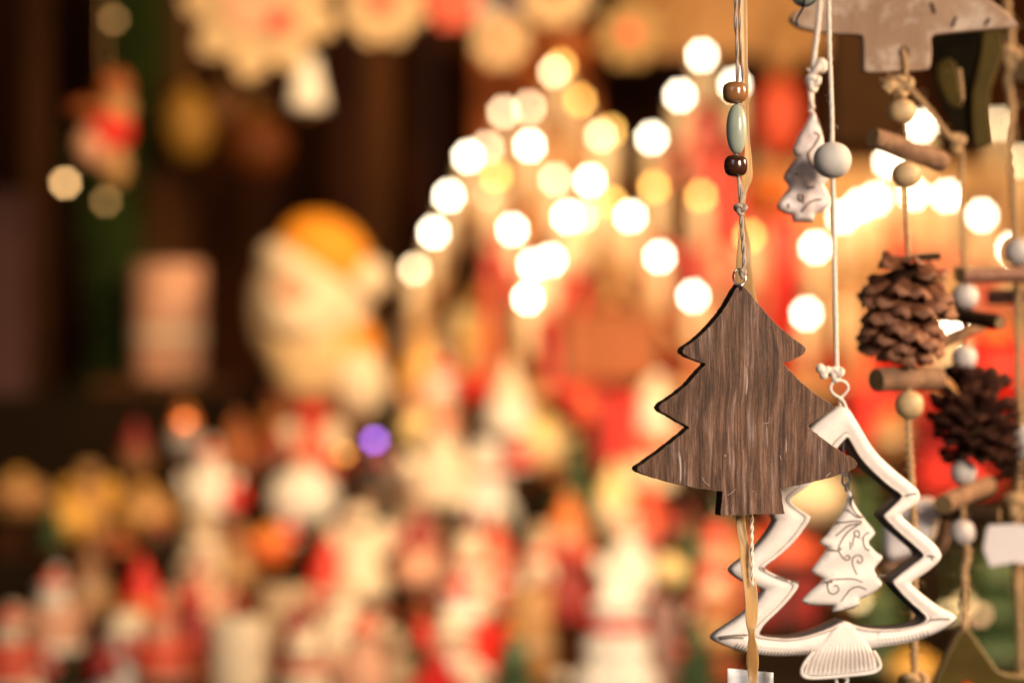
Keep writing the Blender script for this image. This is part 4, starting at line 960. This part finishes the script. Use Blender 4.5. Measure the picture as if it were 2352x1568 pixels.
# candle arches -------------------------------------------------------------
E = {'w': emit('warm white bulb', (1, .86, .62), 31), 'c': emit('cream bulb', (1, .74, .42), 15), 'y': emit('amber bulb', (1, .50, .09), 13)}
M_wax = mat('ivory candle tube', (.82, .66, .44), .5, var=.03, sss=.2)
M_rail = mat('light stained wood rail', (.50, .25, .09), .5, scale=40, stretch=(1, 1, .1))
M_railr = mat('red painted rail', (.55, .03, .015), .4)
def arch(lights, d, lab, m, ybase=905, rail=150):
    xs = [l[0] for l in lights]; cx = sum(xs)/len(xs); base = P(cx, ybase, d)
    z = max(base.z, tz(6)) if ybase > 880 else base.z
    base.z = tz(6) 
    r = empty('candle_arch', base, lab, 'candle arch', 'lit candle arches')
    s = K*d; ends = []
    for x, y, e in sorted(lights):
        p = P(x, y, d); L = .062
        bm = bmesh.new(); lathe(bm, [(0, -L), (.0095, -L), (.0095, -.009), (.0075, -.006), (0, -.0052)], p, 16); cd = obj('candle', bm, M_wax, r)
        bm = bmesh.new(); lathe(bm, [(0, -.0055), (.0030, -.0045), (.0046, -.0015), (.0046, .001), (.0034, .0035), (.0014, .0055), (0, .006)], p, 14)
        bl = obj('bulb', bm, E[e], cd)
        bm = bmesh.new(); lathe(bm, [(0, -L-.008), (.010, -L-.008), (.0135, -L-.002), (.0135, -L), (0, -L)], p, 16); obj('drip_cup', bm, m, cd)
        ends.append(p+Vector((0, 0, -L-.010)))
    bm = bmesh.new()
    hull = sorted(ends, key=lambda v: v.x)
    for a, b_ in zip(hull, hull[1:]):
        mid = (a+b_)/2; L = (b_-a).length+.008; ang = math.atan2(b_.z-a.z, b_.x-a.x)
        box(bm, mid, L, .016+.0007*random.random(), .008, Matrix.Rotation(-ang, 3, 'Y'))
    obj('rail', bm, m, r, smooth=False)
    for a in (hull[0], hull[len(hull)//2], hull[-1]):
        bm = bmesh.new(); h = a.z-base.z; box(bm, Vector((a.x, d+.001, base.z+h/2)), .012, .010, abs(h)); obj('post', bm, m, r, smooth=False)
    w = hull[-1].x-hull[0].x+.05
    bm = bmesh.new(); box(bm, Vector(((hull[0].x+hull[-1].x)/2, d, base.z+.008)), w, .05, .016); bevel(obj('foot', bm, m, r, smooth=False), .003)
arch([(952,618,'c'),(996,534,'w'),(1031,450,'w'),(1076,360,'w'),(1157,258,'c'),(1272,165,'c'),(1380,312,'c'),(1448,497,'w'),(1515,590,'w'),(1592,680,'w')], 2.74, 'leftmost large candle arch whose row of lights climbs from the left to a peak', M_rail)
arch([(1118,340,'c'),(1215,247,'c'),(1288,150,'y'),(1332,230,'y'),(1402,300,'y')], 2.92, 'candle arch with amber bulbs behind the peak of the leftmost arch', M_rail)
arch([(1177,527,'w'),(1217,335,'w'),(1275,412,'c'),(1355,415,'w'),(1405,465,'y')], 2.69, 'small candle arch nested inside the leftmost large arch', M_rail)
arch([(1127,450,'c'),(1140,405,'y'),(1225,608,'w'),(1265,597,'w'),(1303,498,'w'),(1335,497,'c')], 2.65, 'low candle arch with two overlapping bulbs under the nested arch', M_railr)
arch([(1212,685,'w')], 2.62, 'single lit candle holder below all the other lights at the left', M_rail)
arch([(1497,317,'w'),(1562,220,'w'),(1612,128,'w'),(1687,195,'w')], 2.88, 'steep candle arch whose lights rise left of the beaded cord', M_railr)
arch([(1502,430,'y'),(1610,450,'y'),(1722,542,'y')], 2.80, 'candle arch with three yellow bulbs behind the beaded cord', M_railr)
arch([(1852,720,'w'),(1873,568,'w'),(1937,683,'y'),(1935,498,'w'),(1975,472,'w'),(2010,458,'w'),(2042,372,'w'),(2115,290,'w')], 2.74, 'candle arch climbing to the right behind the white cord', M_rail)
arch([(2098,445,'w'),(2175,450,'w'),(2255,495,'w'),(2325,572,'w')], 2.70, 'candle arch behind the brown pine cone', M_railr)
arch([(2195,752,'w')], 2.50, 'single lit candle glimpsed between the brown cone and the dark cone', M_rail)
arch([(2292,285,'c'),(2350,370,'c')], 2.92, 'candle arch at the far right behind the thick twine', M_rail)

# tall red candles and ivory candles between the arches
def taper(x, yt, w, d, m, lab, yb=905, nm='tall_candle'):
    b_ = P(x, yb, d); b_.z = tz(6); H = P(x, yt, d).z-b_.z; W = w*K*d
    r = empty(nm, b_, lab, 'candle', 'tall unlit candles between the arches')
    part(r, 'wax', [(0, .04), (.40, .04), (.42, .06), (.38, .9), (.30, .97), (0, .98)], W, H, m, sy=1)
    part(r, 'wick', [(0, .97), (.03, .97), (.02, 1), (0, 1)], W, H, EYE, sy=1)
    part(r, 'holder', [(0, 0), (.8, 0), (.8, .01), (.5, .03), (.55, .08), (.42, .085)], W, H, M_rail, sy=1)
Mred = mat('bright red wax', (.72, .015, .005), .35); Mam = mat('amber wax', (.50, .22, .05), .5)
Miv = mat('ivory wax', (.78, .54, .30), .5, sss=.2)
for x, yt, w, d, m, lab in [(1622, 330, 84, 2.9, Mred, 'tall red candle left of the dark bead'), (1672, 380, 84, 2.98, Mred, 'tall red candle directly behind the dark brown bead'), (1715, 470, 74, 3.0, Mred, 'red candle behind the wire ring of the wooden tree'), (1800, 480, 100, 2.84, Mred, 'wide red candle between the beaded cord and the white cord'), (1205, 480, 60, 3.0, Mred, 'red candle inside the left arches'), (1560, 560, 50, 2.95, Mred, 'short red candle under the yellow bulbs'), (2060, 520, 50, 3.0, Mred, 'red candle behind the cord of the brown pine cone'),
    (1645, 560, 66, 2.86, Miv, 'ivory candle left of the wooden tree tip'), (1580, 300, 80, 3.0, Miv, 'tall ivory candle under the steep arch'), (1400, 560, 90, 2.95, Mam, 'thick amber candle in the middle of the arches'), (1480, 520, 80, 2.97, Miv, 'ivory candle right of the thick amber one'), (1330, 600, 70, 2.93, Mam, 'amber candle above the orange brown box'), (1750, 300, 60, 3.02, Miv, 'tall ivory candle right of the long green bead'),
    (1870, 620, 90, 2.9, Miv, 'ivory candle behind the white cord'), (1960, 560, 90, 2.95, Miv, 'ivory candle left of the brown pine cone'), (2130, 500, 80, 3.0, Miv, 'ivory candle right of the cord of the brown cone'), (2200, 540, 80, 2.96, Miv, 'ivory candle between the middle twine strands'), (2280, 400, 90, 3.0, Miv, 'tall ivory candle near the right edge'), (2345, 620, 70, 2.95, Miv, 'ivory candle behind the thick twine'), (1050, 640, 60, 2.9, Mam, 'amber candle under the left end of the arches')]:
    taper(x, yt, w, d, m, lab)

# setting -------------------------------------------------------------------
def struct(name, bm, m, **k): o = obj(name, bm, m, **k); o['kind'] = 'structure'; return o
M_wallL = mat('stained stall boards', (.060, .018, .005), .9, spec=.08, scale=10, col2=(.014, .005, .002), stretch=(3, 1, .3))
bm = bmesh.new()
for i in range(26):
    x = -1.4+i*.112; box(bm, Vector((x, 3.36+.004*(i % 2), 1.4)), .108, .02, 2.8)
struct('back_wall', bm, M_wallL, smooth=False)
bm = bmesh.new(); box(bm, Vector((0, 2, -.01)), 12, 12, .02); struct('ground', bm, mat('grey paving', (.12, .11, .10), .9, scale=8), smooth=False)
# boards, posts and shelf of the stall
def plank(name, x1, y1, x2, y2, d, m, lab, cat, th=.03):
    a, b_ = P(x1, y1, d), P(x2, y2, d); bm = bmesh.new(); box(bm, (a+b_)/2, abs(b_.x-a.x), th, abs(a.z-b_.z)); o = obj(name, bm, m, None, (a+b_)/2, smooth=False); bevel(o, .003); tag(o, lab, cat); return o
plank('wooden_post', 835, -200, 905, 900, 3.1, M_brownb, 'brown wooden post standing left of the lights', 'post')
plank('wooden_post', 60, -200, 120, 1150, 3.0, M_brownb, 'dark brown post near the left edge', 'post')
plank('wooden_post', -60, 440, 62, 1150, 2.8, mat('mauve paint', (.09, .045, .045), .8, spec=.1), 'dusky mauve post at the left edge', 'post')
plank('wooden_post', 330, -200, 440, 860, 3.1, M_brownb, 'brown post behind the thick peach candle', 'post')
plank('stall_shelf', 230, 872, 560, 900, 2.8, M_brownb, 'dark wooden shelf under the thick peach candle', 'shelf', .14)
plank('hollow_board', 1905, -40, 2062, 338, 1.95, mat('dark hollow shade', (.018, .0075, .002), .9, spec=.08), 'dark brown board standing in for the shaded hollow under the grey wooden tree', 'board')  # added board, its near-black colour stands in for the shade of an empty hollow
plank('tinted_panel', 1450, -200, 1900, 130, 3.0, mat('warm brown panel', (.42, .22, .08), .7), 'warm brown panel at the top above the steep arch', 'panel')
plank('amber_panel', 1090, 520, 1470, 910, 3.15, mat('amber backing board', (.26, .10, .02), .7, var=.3, scale=9), 'amber brown backing board behind the left candle arches', 'panel')
plank('candle_glow_panel', 1480, 380, 2500, 910, 3.15, mat('cream backing board', (.74, .45, .20), .7, var=.06, scale=12), 'cream backing board with the glow put into its colour, behind the right candle arches', 'panel')  # added board, its peach colour stands in for the glow round the bulbs
plank('orange_cloth', 1090, 60, 1370, 560, 3.2, mat('rust cloth', (.50, .13, .03), .9), 'rust orange cloth behind the top of the left arches', 'cloth')
# small fairy lights
def fairy(x, y, d, colr, s, lab, r_=.0045):
    t = empty('fairy_light', P(x, y, d), lab, 'fairy light', 'scattered fairy lights')
    bm = bmesh.new(); ball(bm, P(x, y, d), r_, n=8, seg=12); obj('bulb', bm, emit('fairy bulb', colr, s), t)
    bm = bmesh.new(); lathe(bm, [(0, r_*.6), (r_*.6, r_*.6), (r_*.6, r_*1.8), (0, r_*1.9)], P(x, y, d), 10); sk = obj('socket', bm, GR, t)
    tube_ = bmesh.new(); tube(tube_, catmull([P(x, y, d)+Vector((0, 0, r_*1.8)), P(x+6, y-60, d+.02), P(x-8, y-140, d+.05)], 6), .0012, 5); obj('wire', tube_, GR, t)
for a in [(150, 420, 2.55, (1, .56, .22), 12, 'tan fairy light at the left edge'), (262, 45, 2.6, (1, .5, .15), 2.2, 'dim brown fairy light in the top left corner'), (243, 462, 2.6, (1, .5, .15), 2.5, 'dim brown fairy light right of the tan one'),
          (860, 1010, 2.3, (.34, .10, 1), 7.5, 'violet fairy light under the sleeve of the big santa'), (790, 1042, 2.3, (1, .32, .02), 3.5, 'dim orange fairy light beside the violet one'), (424, 966, 2.4, (1, .15, .02), 5, 'orange fairy light on the cap of the grey gnome'),
          (2215, 1385, 2.1, (1, .62, .25), 3.0, 'upper gold fairy light behind the twine above the olive ornament'), (2250, 1410, 2.1, (1, .5, .25), 3.0, 'right gold fairy light behind the twine above the olive ornament'), (2180, 1405, 2.1, (1, .7, .3), 3.0, 'left gold fairy light behind the twine above the olive ornament'), (1972, 1378, 2.1, (1, .75, .35), 4, 'pale gold fairy light under the small white tree')]:
    fairy(*a)

# ------------------------------------------------------------------ light
w = bpy.data.worlds.new('World'); S.world = w; w.use_nodes = True
w.node_tree.nodes['Background'].inputs[0].default_value = (.80, .72, .68, 1); w.node_tree.nodes['Background'].inputs[1].default_value = .03
def area(name, loc, to, size, power, colr, spread=180):
    l = bpy.data.lights.new(name, 'AREA'); l.size = size; l.energy = power; l.color = colr; l.spread = R(spread)
    o = bpy.data.objects.new(name, l); C.objects.link(o); o.location = loc; o.rotation_euler = (Vector(to)-Vector(loc)).to_track_quat('-Z', 'Y').to_euler(); return o
area('stall_lamp_right', (.62, 1.5, 2.0), (.30, 2.9, 1.38), .25, 11.5, (1, .63, .29), 100)
area('stall_lamp_middle', (.02, 1.35, 2.0), (.0, 2.35, 1.14), .2, 2.8, (1, .72, .43), 75)
area('stall_lamp_left', (-.30, 1.6, 1.95), (-.20, 2.6, 1.44), .12, 1.2, (1, .62, .28), 70)
area('warm_side_lamp', (.95, 1.2, 1.75), (.18, 1.08, 1.38), .25, 3.2, (1, .62, .32), 80)
area('cool_left_fill', (-.9, -.5, 2.2), (.2, 1.05, 1.35), .9, .55, (.90, .92, 1), 50)  # soft cool fill from the front left, its source is unseen
area('front_lamp', (.75, .05, 1.75), (.18, 1.05, 1.3), .4, 3.5, (1, .83, .68), 70)

# ------------------------------------------------------------------ camera
cam = bpy.data.cameras.new('camera'); co = bpy.data.objects.new('camera', cam); C.objects.link(co)
co.location = (0, 0, CZ); co.rotation_euler = (R(90), 0, 0); cam.lens = 85; cam.sensor_width = 36; cam.clip_end = 50; cam.clip_start = .05
cam.dof.use_dof = True; cam.dof.focus_distance = 1.0; cam.dof.aperture_fstop = 3.55; cam.dof.aperture_blades = 8; cam.dof.aperture_rotation = R(4)
S.camera = co
for o in S.objects:
    if '_w' in o.keys(): del o['_w']
S.view_settings.view_transform = 'Standard'; S.view_settings.look = 'None'; S.view_settings.exposure = 0; S.view_settings.gamma = 1
cy = S.cycles; cy.use_denoising = True; cy.use_adaptive_sampling = False; cy.sample_clamp_indirect = 2.0; cy.max_bounces = 6; cy.caustics_reflective = False; cy.caustics_refractive = False
